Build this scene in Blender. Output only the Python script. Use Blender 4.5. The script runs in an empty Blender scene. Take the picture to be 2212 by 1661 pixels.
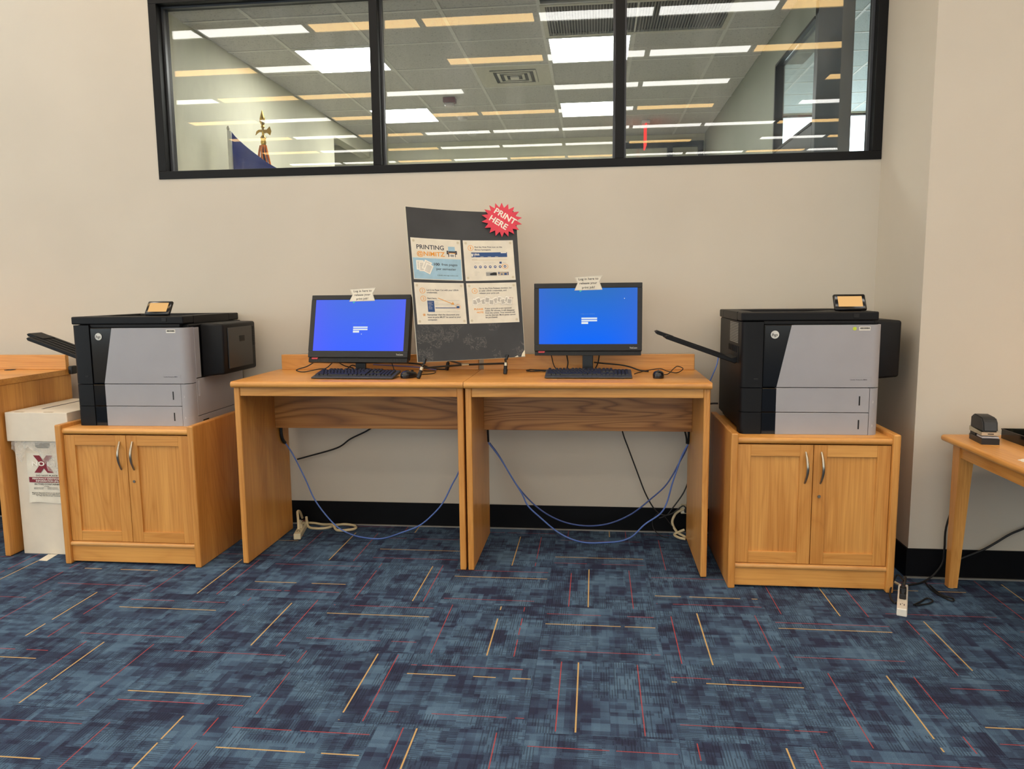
import bpy, bmesh, math, random
from mathutils import Vector, Matrix

random.seed(7)
SC = bpy.context.scene
COL = SC.collection
PI = math.pi

# ------------------------------------------------------------------ camera
cam_d = bpy.data.cameras.new('camera')
cam = bpy.data.objects.new('camera', cam_d)
COL.objects.link(cam)
YAW, PITCH, ROLL, FPX = 0.1101, -0.1236, -0.0105, 1628.37
_f = Vector((-math.sin(YAW) * math.cos(PITCH), math.cos(YAW) * math.cos(PITCH), math.sin(PITCH)))
_r = Vector((math.cos(YAW), math.sin(YAW), 0))
_u = _r.cross(_f)
_r2 = _r * math.cos(ROLL) + _u * math.sin(ROLL)
_u2 = -_r * math.sin(ROLL) + _u * math.cos(ROLL)
cam.matrix_world = Matrix(((_r2.x, _u2.x, -_f.x, 0.652), (_r2.y, _u2.y, -_f.y, -4.4225), (_r2.z, _u2.z, -_f.z, 1.4343), (0, 0, 0, 1)))
cam_d.sensor_width = 36.0
cam_d.lens = FPX / 2212 * 36.0
cam_d.clip_start = 0.05
SC.camera = cam

# ------------------------------------------------------------------ world, exposure
w = bpy.data.worlds.new('sky')
SC.world = w
w.use_nodes = True
bg = w.node_tree.nodes['Background']
bg.inputs[0].default_value = (0.84, 0.93, 1.0, 1)
bg.inputs[1].default_value = 4.2
SC.view_settings.view_transform = 'Standard'
SC.view_settings.look = 'None'
SC.view_settings.gamma = 1.0
SC.view_settings.use_curve_mapping = False
SC.view_settings.exposure = 0.02

L_WHITE = 10.5      # strip lights of this room
L_AMBER = 8.5
L_PANEL = 21.0      # square panels of the office behind the glass

def portal(loc, rot, sx, sy):
    l = bpy.data.lights.new('window_portal', 'AREA'); l.shape = 'RECTANGLE'; l.size = sx; l.size_y = sy
    l.cycles.is_portal = True
    o = bpy.data.objects.new('window_portal', l); COL.objects.link(o); o.location = loc; o.rotation_euler = rot
portal((-6.45, -6.5, 2.05), (0, -PI / 2, 0), 2.3, 9.0)          # unseen side windows, added to brighten the room
portal((.5, -14.15, 2.05), (PI / 2, 0, 0), 11.0, 2.3)           # unseen end windows, added to brighten the room
portal((4.26, 7.23, 2.40), (-PI / 2, 0, 0), 4.6, 2.95)           # window of the daylit room

# ------------------------------------------------------------------ material helpers
def lin(c):
    o = []
    for v in c[:3]:
        v /= 255.0
        o.append(v / 12.92 if v <= .04045 else ((v + .055) / 1.055) ** 2.4)
    return (o[0], o[1], o[2], 1.0)

class G:
    """small node-graph helper"""
    def __init__(s, name):
        s.m = bpy.data.materials.new(name)
        s.m.use_nodes = True
        s.t = s.m.node_tree
        s.t.nodes.clear()
        s.out = s.t.nodes.new('ShaderNodeOutputMaterial')
    def n(s, typ, **kw):
        nd = s.t.nodes.new(typ)
        for k, v in kw.items():
            setattr(nd, k, v)
        return nd
    def put(s, sock, v):
        if v is None:
            return
        if isinstance(v, bpy.types.NodeSocket):
            s.t.links.new(v, sock)
        else:
            sock.default_value = v
    def M(s, op, a, b=None, c=None, clamp=False):
        nd = s.n('ShaderNodeMath', operation=op, use_clamp=clamp)
        s.put(nd.inputs[0], a); s.put(nd.inputs[1], b); s.put(nd.inputs[2], c)
        return nd.outputs[0]
    def mix(s, f, a, b, mode='MIX'):
        nd = s.n('ShaderNodeMix', data_type='RGBA', blend_type=mode)
        s.put(nd.inputs[0], f); s.put(nd.inputs[6], a); s.put(nd.inputs[7], b)
        return nd.outputs[2]
    def xyz(s, v):
        nd = s.n('ShaderNodeSeparateXYZ'); s.put(nd.inputs[0], v); return nd.outputs
    def vec(s, x, y, z):
        nd = s.n('ShaderNodeCombineXYZ')
        for i, a in enumerate((x, y, z)): s.put(nd.inputs[i], a)
        return nd.outputs[0]
    def obj(s):
        return s.n('ShaderNodeTexCoord').outputs['Object']
    def rnd(s):
        return s.n('ShaderNodeObjectInfo').outputs['Random']
    def noise(s, v, scale, detail=2.0, rough=.5, dist=0.0, dim='3D'):
        nd = s.n('ShaderNodeTexNoise', noise_dimensions=dim)
        s.put(nd.inputs['Vector'], v); s.put(nd.inputs['Scale'], scale)
        s.put(nd.inputs['Detail'], detail); s.put(nd.inputs['Roughness'], rough); s.put(nd.inputs['Distortion'], dist)
        return nd.outputs['Fac']
    def white(s, v):
        nd = s.n('ShaderNodeTexWhiteNoise', noise_dimensions='3D'); s.put(nd.inputs['Vector'], v); return nd.outputs['Value']
    def ramp(s, f, stops, interp='LINEAR'):
        nd = s.n('ShaderNodeValToRGB'); cr = nd.color_ramp; cr.interpolation = interp
        while len(cr.elements) < len(stops): cr.elements.new(.5)
        for e, (p, c) in zip(cr.elements, stops): e.position = p; e.color = c
        s.put(nd.inputs[0], f); return nd.outputs[0]
    def bump(s, h, strength=.2, dist=.002):
        nd = s.n('ShaderNodeBump'); s.put(nd.inputs['Height'], h)
        nd.inputs['Strength'].default_value = strength; nd.inputs['Distance'].default_value = dist
        return nd.outputs[0]
    def pbr(s, col, rough=.5, metal=0.0, normal=None, spec=None, coat=None, emis=None, estr=0.0, alpha=None):
        p = s.n('ShaderNodeBsdfPrincipled')
        s.put(p.inputs['Base Color'], col); s.put(p.inputs['Roughness'], rough); s.put(p.inputs['Metallic'], metal)
        if normal is not None: s.put(p.inputs['Normal'], normal)
        if spec is not None: s.put(p.inputs['Specular IOR Level'], spec)
        if coat is not None: s.put(p.inputs['Coat Weight'], coat); p.inputs['Coat Roughness'].default_value = .1
        if emis is not None: s.put(p.inputs['Emission Color'], emis); s.put(p.inputs['Emission Strength'], estr)
        if alpha is not None: s.put(p.inputs['Alpha'], alpha)
        s.t.links.new(p.outputs[0], s.out.inputs[0])
        return s.m

def plain(name, rgb, rough=.5, metal=0.0, var=.06, scale=30.0, bump=0.0, spec=None, coat=None, bscale=None):
    g = G(name)
    c = lin(rgb)
    o = g.obj()
    n = g.noise(o, scale, 3.0)
    a = tuple(v * (1 - var) for v in c[:3]) + (1,)
    b = tuple(min(1, v * (1 + var)) for v in c[:3]) + (1,)
    col = g.ramp(n, [(.3, a), (.7, b)])
    nm = g.bump(g.noise(o, bscale or scale * 8, 2.0), bump, .001) if bump else None
    return g.pbr(col, rough, metal, nm, spec, coat)

def emitter(name, rgb, strength):
    g = G(name)
    e = g.n('ShaderNodeEmission')
    e.inputs[0].default_value = rgb + (1,) if len(rgb) == 3 else rgb
    e.inputs[1].default_value = strength
    g.t.links.new(e.outputs[0], g.out.inputs[0])
    return g.m

def wood(name, axis, light=(222, 162, 86), dark=(194, 130, 60), cathedral=.22):
    """honey oak; grain runs along axis"""
    g = G(name)
    o = g.obj()
    x, y, z = g.xyz(o)
    r = g.M('MULTIPLY', g.rnd(), 37.0)
    s = {'x': (1.2, 11, 11), 'y': (11, 1.2, 11), 'z': (11, 11, 1.2)}[axis]
    v = g.vec(g.M('ADD', g.M('MULTIPLY', x, s[0]), r), g.M('ADD', g.M('MULTIPLY', y, s[1]), r), g.M('MULTIPLY', z, s[2]))
    broad = g.noise(v, .55, 2.0, .5, .6)
    ring = g.M('FRACT', g.M('MULTIPLY', g.noise(v, .42, 1.5, .45, .8), 17.0))
    ringc = g.M('POWER', g.M('ABSOLUTE', g.M('SUBTRACT', g.M('MULTIPLY', ring, 2.0), 1.0)), 2.5)
    s2 = {'x': (3, 160, 160), 'y': (160, 3, 160), 'z': (160, 160, 3)}[axis]
    v2 = g.vec(g.M('ADD', g.M('MULTIPLY', x, s2[0]), r), g.M('MULTIPLY', y, s2[1]), g.M('MULTIPLY', z, s2[2]))
    pore = g.noise(v2, 1.0, 2.0, .6)
    t = g.M('ADD', g.M('MULTIPLY', broad, .6), g.M('MULTIPLY', pore, .45))
    t = g.M('SUBTRACT', t, g.M('MULTIPLY', ringc, cathedral * .42))
    ld, dd = lin(light), lin(dark)
    dk = tuple(c * .62 for c in dd[:3]) + (1,)
    col = g.ramp(t, [(.12, dk), (.36, dd), (.66, ld), (.95, tuple(min(1, c * 1.1) for c in ld[:3]) + (1,))])
    return g.pbr(col, g.M('ADD', .3, g.M('MULTIPLY', pore, .15)), 0, g.bump(pore, .08, .0008), coat=.15)

W = {a: wood('honey_oak_' + a, a) for a in 'xyz'}
W_CATH = wood('oak_cathedral_shaded', 'x', (202, 142, 76), (166, 108, 52), .9)  # cathedral grain; the darker tones also hold the shade under the desktop
W_TRIM = wood('oak_edge_trim', 'x', (222, 168, 100), (196, 136, 72), .2)

def mat_wall(name, rgb):
    g = G(name)
    o = g.obj()
    c = lin(rgb)
    n = g.noise(o, 1.7, 3.0)
    col = g.ramp(n, [(.25, tuple(v * .96 for v in c[:3]) + (1,)), (.75, tuple(min(1, v * 1.03) for v in c[:3]) + (1,))])
    return g.pbr(col, .62, 0, g.bump(g.noise(o, 260.0, 3.0), .12, .0008), spec=.3)

M_WALL = mat_wall('beige_wall_paint', (205, 197, 182))
M_OFFICE = mat_wall('pale_office_paint', (214, 210, 186))
M_OFFICE_R = mat_wall('grey_green_office_paint', (150, 152, 138))
M_FLOOR_O = mat_wall('pale_office_floor', (206, 208, 212))
M_CEIL = mat_wall('white_ceiling_paint', (200, 198, 192))
M_BASE = plain('black_rubber_baseboard', (10, 11, 15), .5, var=.2, scale=6, spec=.15)
M_GREY_TRIM = plain('grey_metal_floor_trim', (150, 148, 142), .4, .3)
M_FRAME = plain('black_window_frame', (14, 14, 15), .5, var=.15, scale=8, spec=.22)
M_FRAME2 = plain('slate_partition_metal', (58, 64, 70), .4, var=.1, scale=5)

def mat_carpet():
    g = G('blue_patchwork_carpet')
    o = g.obj()
    x, y, z = g.xyz(o)
    r = g.M('MULTIPLY', g.rnd(), 91.7)
    def cell(a, b, k, off=.37):
        # cell size varies from column to column, so that the patches are uneven
        cx = g.M('FLOOR', g.M('ADD', g.M('MULTIPLY', x, a), off))
        sh = g.white(g.vec(cx, k, r))
        cy = g.M('FLOOR', g.M('ADD', g.M('MULTIPLY', y, b), sh))
        return g.white(g.vec(cx, cy, g.M('ADD', r, k)))
    n1 = cell(13.0, 7.0, 1.0); n2 = cell(33.0, 16.0, 2.0, .11); n3 = cell(10.0, 44.0, 3.0, .7)
    soft = g.noise(g.vec(g.M('ADD', x, r), g.M('ADD', y, r), z), 6.0, 2.0)
    p = g.M('ADD', g.M('MULTIPLY', n1, .26), g.M('ADD', g.M('MULTIPLY', n2, .22), g.M('MULTIPLY', n3, .22)))
    p = g.M('ADD', p, g.M('MULTIPLY', g.M('SUBTRACT', soft, .5), .65))
    # bars of dark yarn inside some of the patches
    bx = g.M('LESS_THAN', g.M('FRACT', g.M('MULTIPLY', x, 104.0)), .45)
    by = g.M('LESS_THAN', g.M('FRACT', g.M('MULTIPLY', y, 104.0)), .42)
    brk = g.M('GREATER_THAN', g.white(g.vec(g.M('FLOOR', g.M('MULTIPLY', x, 40.0)), g.M('FLOOR', g.M('MULTIPLY', y, 104.0)), r)), .3)
    brk2 = g.M('GREATER_THAN', g.white(g.vec(g.M('FLOOR', g.M('MULTIPLY', x, 104.0)), g.M('FLOOR', g.M('MULTIPLY', y, 24.0)), r)), .35)
    s1 = g.M('MULTIPLY', g.M('MULTIPLY', bx, brk2), g.M('GREATER_THAN', cell(8.0, 7.0, 5.0, .2), .42))
    s2 = g.M('MULTIPLY', g.M('MULTIPLY', by, brk), g.M('GREATER_THAN', cell(7.0, 9.0, 6.0, .8), .60))
    bars = g.M('MAXIMUM', s1, s2)
    grain = g.noise(g.vec(g.M('MULTIPLY', x, 3.0), y, z), 330.0, 3.0, .7)
    col = g.ramp(p, [(.12, lin((50, 55, 78))), (.28, lin((62, 77, 102))), (.44, lin((78, 102, 128))), (.70, lin((93, 120, 146)))])
    col = g.mix(g.M('MULTIPLY', bars, .5), col, lin((38, 42, 58)))
    tuft = g.ramp(grain, [(.25, (.42, .42, .42, 1)), (.75, (1.5, 1.5, 1.5, 1))])
    col = g.mix(1.0, col, tuft, 'MULTIPLY')
    def line(pos, wd, jit, k):
        c = g.M('ADD', pos, g.M('MULTIPLY', g.M('SUBTRACT', g.white(g.vec(r, k, 0.0)), .5), jit))
        inside = g.M('LESS_THAN', g.M('ABSOLUTE', g.M('SUBTRACT', x, c)), wd)
        dash = g.M('GREATER_THAN', g.noise(g.vec(r, g.M('MULTIPLY', y, 1.0), k), 6.0, 1.0), .36)
        ends = g.M('LESS_THAN', g.M('ABSOLUTE', y), .235)
        return g.M('MULTIPLY', g.M('MULTIPLY', inside, dash), ends)
    col = g.mix(g.M('MULTIPLY', line(-.165, .0020, .05, 1.3), .85), col, g.mix(1.0, lin((176, 76, 76)), tuft, 'MULTIPLY'))
    col = g.mix(g.M('MULTIPLY', line(.17, .0020, .06, 2.1), .8), col, g.mix(1.0, lin((170, 76, 76)), tuft, 'MULTIPLY'))
    col = g.mix(g.M('MULTIPLY', line(-.075, .0028, .09, 3.7), .92), col, g.mix(1.0, lin((206, 172, 114)), tuft, 'MULTIPLY'))
    rib = g.M('SINE', g.M('MULTIPLY', x, 1400.0))
    h = g.M('ADD', grain, g.M('MULTIPLY', rib, .25))
    return g.pbr(col, .95, 0, g.bump(h, .5, .002), spec=.1)
M_CARPET = mat_carpet()
M_CARPET_FAR = plain('plain_blue_carpet', (62, 82, 108), .95, var=.4, scale=9, spec=.1)

def mat_tile(name, rgb):
    g = G(name)
    o = g.obj()
    x, y, z = g.xyz(o)
    r = g.M('MULTIPLY', g.rnd(), 51.0)
    v = g.vec(g.M('ADD', x, r), g.M('MULTIPLY', y, 1.0), z)
    pits = g.noise(v, 90.0, 3.0, .6)
    c = lin(rgb)
    col = g.ramp(pits, [(.30, tuple(k * .45 for k in c[:3]) + (1,)), (.40, c), (.8, tuple(min(1, k * 1.06) for k in c[:3]) + (1,))])
    return g.pbr(col, .9, 0, g.bump(pits, .3, .002), spec=.1)
M_TILE = mat_tile('grey_mineral_ceiling_tile', (198, 194, 186))
M_TILE2 = mat_tile('cool_mineral_ceiling_tile', (206, 214, 214))
M_TEE = plain('white_ceiling_tee', (214, 210, 200), .5)

def mat_glass(name, dust):
    g = G(name)
    geo = g.n('ShaderNodeNewGeometry')
    ior = g.M('ADD', 1.52, g.M('MULTIPLY', geo.outputs['Backfacing'], 1 / 1.52 - 1.52))
    fr = g.n('ShaderNodeFresnel'); g.put(fr.inputs[0], ior)
    tr = g.n('ShaderNodeBsdfTransparent'); tr.inputs[0].default_value = (.955, .975, .965, 1)
    gl = g.n('ShaderNodeBsdfGlossy'); gl.inputs['Roughness'].default_value = 0.004
    gl.inputs[0].default_value = (1, 1, 1, 1)
    m1 = g.n('ShaderNodeMixShader')
    g.put(m1.inputs[0], fr.outputs[0]); g.t.links.new(tr.outputs[0], m1.inputs[1]); g.t.links.new(gl.outputs[0], m1.inputs[2])
    o = g.obj(); x, y, z = g.xyz(o)
    smear = g.noise(g.vec(g.M('MULTIPLY', x, 3.0), y, g.M('MULTIPLY', z, .8)), 2.2, 5.0, .65, .4)
    mask = g.M('MULTIPLY', g.ramp(smear, [(.42, (0, 0, 0, 1)), (.75, (1, 1, 1, 1))]), dust)
    df = g.n('ShaderNodeBsdfDiffuse'); df.inputs[0].default_value = (.8, .8, .78, 1)
    m2 = g.n('ShaderNodeMixShader')
    g.put(m2.inputs[0], mask); g.t.links.new(m1.outputs[0], m2.inputs[1]); g.t.links.new(df.outputs[0], m2.inputs[2])
    g.t.links.new(m2.outputs[0], g.out.inputs[0])
    return g.m
M_GLASS = mat_glass('dusty_window_glass', .05)
M_GLASS_CLEAN = mat_glass('clean_window_glass', .0)

M_BLACK = plain('black_printer_plastic', (15, 15, 17), .5, var=.12, scale=14, bump=.05, spec=.25)
M_GLOSS = plain('glossy_black_plastic', (12, 12, 14), .14, var=.1, scale=4)
M_GREY = plain('grey_printer_plastic', (160, 159, 163), .45, var=.03, scale=6, bump=.04)
M_SLOT = plain('dark_recess_plastic', (10, 10, 11), .6)
M_DARK = plain('charcoal_monitor_plastic', (46, 46, 46), .5, var=.08, scale=12, bump=.05, spec=.3)
M_KEYS = plain('dark_keycap_plastic', (56, 57, 57), .5, var=.1, scale=50)
M_KEYCAP = plain('black_keycaps', (30, 31, 33), .45, var=.1, scale=50, spec=.4)
M_CABLE_K = plain('black_cable_rubber', (16, 17, 20), .5)
M_CABLE_B = plain('blue_network_cable', (88, 120, 196), .45)
M_CABLE_C = plain('cream_power_cord', (214, 198, 160), .5)
M_CREAM = plain('cream_power_strip_plastic', (220, 210, 178), .42)
M_WHITE_PL = plain('white_power_strip_plastic', (232, 226, 214), .4)
M_NICKEL = plain('brushed_nickel', (176, 168, 152), .32, 1.0, var=.1, scale=60)
M_BRASS = plain('polished_brass', (200, 160, 70), .22, 1.0, var=.1, scale=30)
M_SILVER = plain('silver_metal_collar', (196, 188, 168), .3, 1.0)
M_STEEL_BLK = plain('black_painted_steel', (20, 20, 22), .35)
M_PAPER = plain('white_printed_paper', (226, 220, 204), .75, var=.05, scale=18, bump=.15, bscale=26)
M_LABEL = plain('white_label_stock', (232, 228, 216), .6)
M_CARDBOARD = plain('white_corrugated_cardboard', (224, 214, 196), .75, var=.05, scale=9, bump=.1)
M_RED_BTN = plain('red_plastic_tab', (196, 62, 70), .45)
M_PINK = plain('red_starburst_card', (222, 62, 84), .6, var=.05)
M_INK = plain('dark_grey_ink', (62, 66, 76), .7)
M_INK_GREY = plain('light_grey_ink', (150, 150, 148), .7)
M_INK_ORANGE = plain('orange_ink', (232, 158, 60), .7)
M_INK_NAVY = plain('navy_blue_ink', (44, 78, 130), .7)
M_INK_SKY = plain('sky_blue_ink', (158, 194, 214), .7)
M_INK_RED = plain('dark_red_ink', (128, 34, 48), .7)
M_INK_WHITE = plain('white_ink', (240, 236, 224), .7)
M_INK_BLACK = plain('black_ink', (30, 30, 32), .7)
M_INK_LOGO = plain('silver_ink', (206, 206, 200), .5)
M_FILM = None

def mat_board():
    g = G('worn_black_foam_board')
    o = g.obj()
    x, y, z = g.xyz(o)
    base = g.ramp(g.noise(o, 5.0, 3.0), [(.3, lin((44, 47, 51))), (.7, lin((57, 60, 64)))])
    # scuffs on the lowest part of the board, where it has been handled
    ln = g.M('ABSOLUTE', g.M('SUBTRACT', g.noise(o, 26.0, 6.0, .75, 1.4), .5))
    sc = g.M('LESS_THAN', ln, .009)
    zone = g.M('MULTIPLY', g.ramp(z, [(0, (0, 0, 0, 1)), (1, (1, 1, 1, 1))]), 1.0)
    low = g.M('SUBTRACT', 1.0, g.M('MULTIPLY', g.M('SUBTRACT', z, .12), 9.0), clamp=True)
    low = g.M('MULTIPLY', low, g.M('GREATER_THAN', g.noise(o, 9.0, 2.0), .5))
    col = g.mix(g.M('MULTIPLY', g.M('MULTIPLY', sc, low), .42), base, lin((176, 170, 158)))
    return g.pbr(col, .6, 0, g.bump(g.noise(o, 300.0, 2.0), .1, .0006))
M_BOARD = mat_board()
M_FOAM = plain('white_foam_core', (222, 218, 196), .7)

def mat_film():
    g = G('clear_plastic_film')
    p = g.n('ShaderNodeBsdfPrincipled')
    p.inputs['Base Color'].default_value = (.82, .79, .72, 1); p.inputs['Roughness'].default_value = .2
    tr = g.n('ShaderNodeBsdfTransparent')
    m = g.n('ShaderNodeMixShader')
    n = g.noise(g.obj(), 34.0, 4.0, .6, .8)
    g.put(p.inputs['Normal'], g.bump(n, .8, .01))
    g.put(m.inputs[0], g.M('ADD', .12, g.M('MULTIPLY', n, .35)))
    g.t.links.new(tr.outputs[0], m.inputs[1]); g.t.links.new(p.outputs[0], m.inputs[2])
    g.t.links.new(m.outputs[0], g.out.inputs[0])
    return g.m
M_FILM = mat_film()

# ------------------------------------------------------------------ mesh helpers
def box(bm, x0, x1, y0, y1, z0, z1, bev=0.0, seg=2):
    m = Matrix.Translation(((x0 + x1) / 2, (y0 + y1) / 2, (z0 + z1) / 2)) @ Matrix.Diagonal((x1 - x0, y1 - y0, z1 - z0, 1))
    r = bmesh.ops.create_cube(bm, size=1.0, matrix=m)
    if bev > 0:
        ed = list({e for v in r['verts'] for e in v.link_edges})
        bmesh.ops.bevel(bm, geom=ed, offset=bev, segments=seg, profile=.5, affect='EDGES', clamp_overlap=True)
    return bm

def nb():
    return bmesh.new()

def bxm(*a, **k):
    return box(nb(), *a, **k)

def prism(bm, pts, axis, a, b):
    """closed 2-D outline extruded from a to b along axis; pts are the two other coordinates in cyclic order"""
    def P(p, t):
        return {'x': (t, p[0], p[1]), 'y': (p[0], t, p[1]), 'z': (p[0], p[1], t)}[axis]
    va = [bm.verts.new(P(p, a)) for p in pts]
    vb = [bm.verts.new(P(p, b)) for p in pts]
    n = len(pts)
    fs = [bm.faces.new(va), bm.faces.new(vb[::-1])]
    for i in range(n):
        fs.append(bm.faces.new((va[i], vb[i], vb[(i + 1) % n], va[(i + 1) % n])))
    bmesh.ops.recalc_face_normals(bm, faces=fs)
    return bm

def smooth_path(pts, k=6):
    pts = [Vector(p) for p in pts]
    if len(pts) < 3: return pts
    out = []
    for i in range(len(pts) - 1):
        p0 = pts[max(i - 1, 0)]; p1 = pts[i]; p2 = pts[i + 1]; p3 = pts[min(i + 2, len(pts) - 1)]
        for j in range(k):
            t = j / k
            out.append(.5 * ((2 * p1) + (-p0 + p2) * t + (2 * p0 - 5 * p1 + 4 * p2 - p3) * t * t + (-p0 + 3 * p1 - 3 * p2 + p3) * t ** 3))
    out.append(pts[-1])
    return out

def tube(bm, path, r, n=8, rad=None, cap=True):
    path = [Vector(p) for p in path]
    rings = []
    t0 = (path[1] - path[0]).normalized()
    up = Vector((0, 0, 1)) if abs(t0.z) < .9 else Vector((1, 0, 0))
    nrm = t0.cross(up).normalized()
    for i, p in enumerate(path):
        t = (path[min(i + 1, len(path) - 1)] - path[max(i - 1, 0)])
        if t.length < 1e-9: t = t0
        t = t.normalized()
        nrm = (nrm - t * nrm.dot(t))
        if nrm.length < 1e-6: nrm = t.cross(Vector((.3, .5, .8)))
        nrm.normalize()
        b = t.cross(nrm)
        rr = rad[i] if rad else r
        rings.append([bm.verts.new(p + (nrm * math.cos(2 * PI * k / n) + b * math.sin(2 * PI * k / n)) * rr) for k in range(n)])
    fs = []
    for a, c in zip(rings, rings[1:]):
        for k in range(n):
            fs.append(bm.faces.new((a[k], a[(k + 1) % n], c[(k + 1) % n], c[k])))
    if cap:
        fs.append(bm.faces.new(rings[0][::-1])); fs.append(bm.faces.new(rings[-1]))
    bmesh.ops.recalc_face_normals(bm, faces=fs)
    return bm

def lathe(bm, prof, cx=0, cy=0, n=24):
    """prof: list of (r, z)"""
    rings = [[bm.verts.new((cx + r * math.cos(2 * PI * k / n), cy + r * math.sin(2 * PI * k / n), z)) for k in range(n)] for r, z in prof]
    fs = []
    for a, c in zip(rings, rings[1:]):
        for k in range(n):
            fs.append(bm.faces.new((a[k], a[(k + 1) % n], c[(k + 1) % n], c[k])))
    fs.append(bm.faces.new(rings[0][::-1])); fs.append(bm.faces.new(rings[-1]))
    bmesh.ops.recalc_face_normals(bm, faces=fs)
    return bm

def part(name, bm, mat, parent=None, smooth=False, label=None, mats=None):
    me = bpy.data.meshes.new(name)
    bm.to_mesh(me); bm.free()
    for m in (mats or [mat]): me.materials.append(m)
    if smooth:
        for p in me.polygons: p.use_smooth = True
        try: me.set_sharp_from_angle(angle=math.radians(40))
        except Exception: pass
    o = bpy.data.objects.new(name, me)
    COL.objects.link(o)
    if parent is not None: o.parent = parent
    if label: o['label'] = label
    return o

def thing(name, label, cat, loc=(0, 0, 0), rz=0.0, group=None):
    o = bpy.data.objects.new(name, None)
    o.empty_display_size = .1
    COL.objects.link(o)
    o.location = loc; o.rotation_euler = (0, 0, rz)
    return tag(o, label, cat, group)

def tag(o, label, cat, group=None, kind=None):
    o['label'] = label; o['category'] = cat
    if group: o['group'] = group
    if kind: o['kind'] = kind
    return o

def struct(name, bm, mat, label, cat, smooth=False):
    return tag(part(name, bm, mat, smooth=smooth), label, cat, kind='structure')

def copy_tree(o, parent=None):
    c = o.copy(); COL.objects.link(c)
    if parent is not None: c.parent = parent
    for ch in list(o.children): copy_tree(ch, c)
    return c

# flat lettering --------------------------------------------------------------
_glyph = {}
def text_geo(body, bold):
    key = (body, bold)
    if key in _glyph: return _glyph[key]
    cu = bpy.data.curves.new('t', 'FONT'); cu.body = body; cu.size = 1.0; cu.resolution_u = 3
    cu.offset = bold; cu.fill_mode = 'FRONT'
    ob = bpy.data.objects.new('t', cu); COL.objects.link(ob)
    dg = bpy.context.evaluated_depsgraph_get()
    me = ob.evaluated_get(dg).to_mesh()
    vs = [(v.co.x, v.co.y) for v in me.vertices]
    fs = [tuple(p.vertices) for p in me.polygons]
    ob.evaluated_get(dg).to_mesh_clear()
    bpy.data.objects.remove(ob); bpy.data.curves.remove(cu)
    x0 = min(v[0] for v in vs); x1 = max(v[0] for v in vs)
    cap = .70
    vs = [((x - x0) / (x1 - x0), y / cap) for x, y in vs]
    _glyph[key] = (vs, fs)
    return _glyph[key]

def put_text(bm, fn, body, s0, s1, base, cap, bold=.0):
    """fn(s, t): point on a surface, t grows upwards; the text fills s0..s1"""
    vs, fs = text_geo(body, bold)
    v = [bm.verts.new(fn(s0 + x * (s1 - s0), base + y * cap)) for x, y in vs]
    for f in fs:
        try: bm.faces.new([v[i] for i in f])
        except ValueError: pass

def put_rect(bm, fn, s0, s1, t0, t1, nu=6):
    lo = [bm.verts.new(fn(s0 + (s1 - s0) * i / nu, t0)) for i in range(nu + 1)]
    hi = [bm.verts.new(fn(s0 + (s1 - s0) * i / nu, t1)) for i in range(nu + 1)]
    for i in range(nu): bm.faces.new((lo[i], lo[i + 1], hi[i + 1], hi[i]))

def put_poly(bm, fn, pts):
    bm.faces.new([bm.verts.new(fn(*p)) for p in pts])

def put_ring(bm, fn, cs, ct, rs, rt, wd, n=28):
    a = [bm.verts.new(fn(cs + rs * math.cos(2 * PI * k / n), ct + rt * math.sin(2 * PI * k / n))) for k in range(n)]
    b = [bm.verts.new(fn(cs + rs * (1 - wd) * math.cos(2 * PI * k / n), ct + rt * (1 - wd) * math.sin(2 * PI * k / n))) for k in range(n)]
    for k in range(n): bm.faces.new((a[k], a[(k + 1) % n], b[(k + 1) % n], b[k]))

def put_disc(bm, fn, cs, ct, rs, rt, n=20):
    bm.faces.new([bm.verts.new(fn(cs + rs * math.cos(2 * PI * k / n), ct + rt * math.sin(2 * PI * k / n))) for k in range(n)])

def put_line(bm, fn, a, b, wd, asp=1.0):
    d = Vector((b[0] - a[0], b[1] - a[1])); nrm = Vector((-d.y, d.x)).normalized() * wd
    put_poly(bm, fn, [(a[0] + nrm.x, a[1] + nrm.y * asp), (a[0] - nrm.x, a[1] - nrm.y * asp), (b[0] - nrm.x, b[1] - nrm.y * asp), (b[0] + nrm.x, b[1] + nrm.y * asp)])

# ================================================================== THE ROOM
WIN_X0, WIN_X1, WIN_Z0, WIN_Z1 = -1.97, 2.20, 2.125, 3.18
ROOM_Z = 4.2
fl = struct('floor', bxm(-6.5, 7.5, -14.2, 0.0, -.07, -.007), M_CARPET_FAR, 'blue patchwork carpet tile floor of the room', 'floor')

# carpet tiles, laid quarter-turned
T = .4945
tile_me = {}
for i in range(-9, 9):
    for j in range(-4, 5):
        cx, cy = .4305 + (i + .5) * T, -2.1229 + (j + .5) * T
        if cx > 2.2 + T / 2 and cy > -.62 + T / 2: continue
        q = (0 if (i + j) % 2 == 0 else 1) + random.choice((0, 2))
        cut = min(T / 2 - .0004, -.0005 - cy)
        key = (q if cut < T / 2 - .001 else 0, round(cut, 4))
        if key not in tile_me:
            tb = bxm(-T / 2 + .0004, T / 2 - .0004, -T / 2 + .0004, cut, -.0065, 0.0)
            if key[0]: bmesh.ops.rotate(tb, cent=(0, 0, 0), matrix=Matrix.Rotation(-key[0] * PI / 2, 3, 'Z'), verts=tb.verts[:])
            o = part('carpet_tile', tb, M_CARPET, fl); tile_me[key] = o.data
        else:
            o = bpy.data.objects.new('carpet_tile', tile_me[key]); COL.objects.link(o); o.parent = fl
        o.location = (cx, cy, 0)
        o.rotation_euler = (0, 0, q * PI / 2)

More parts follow.
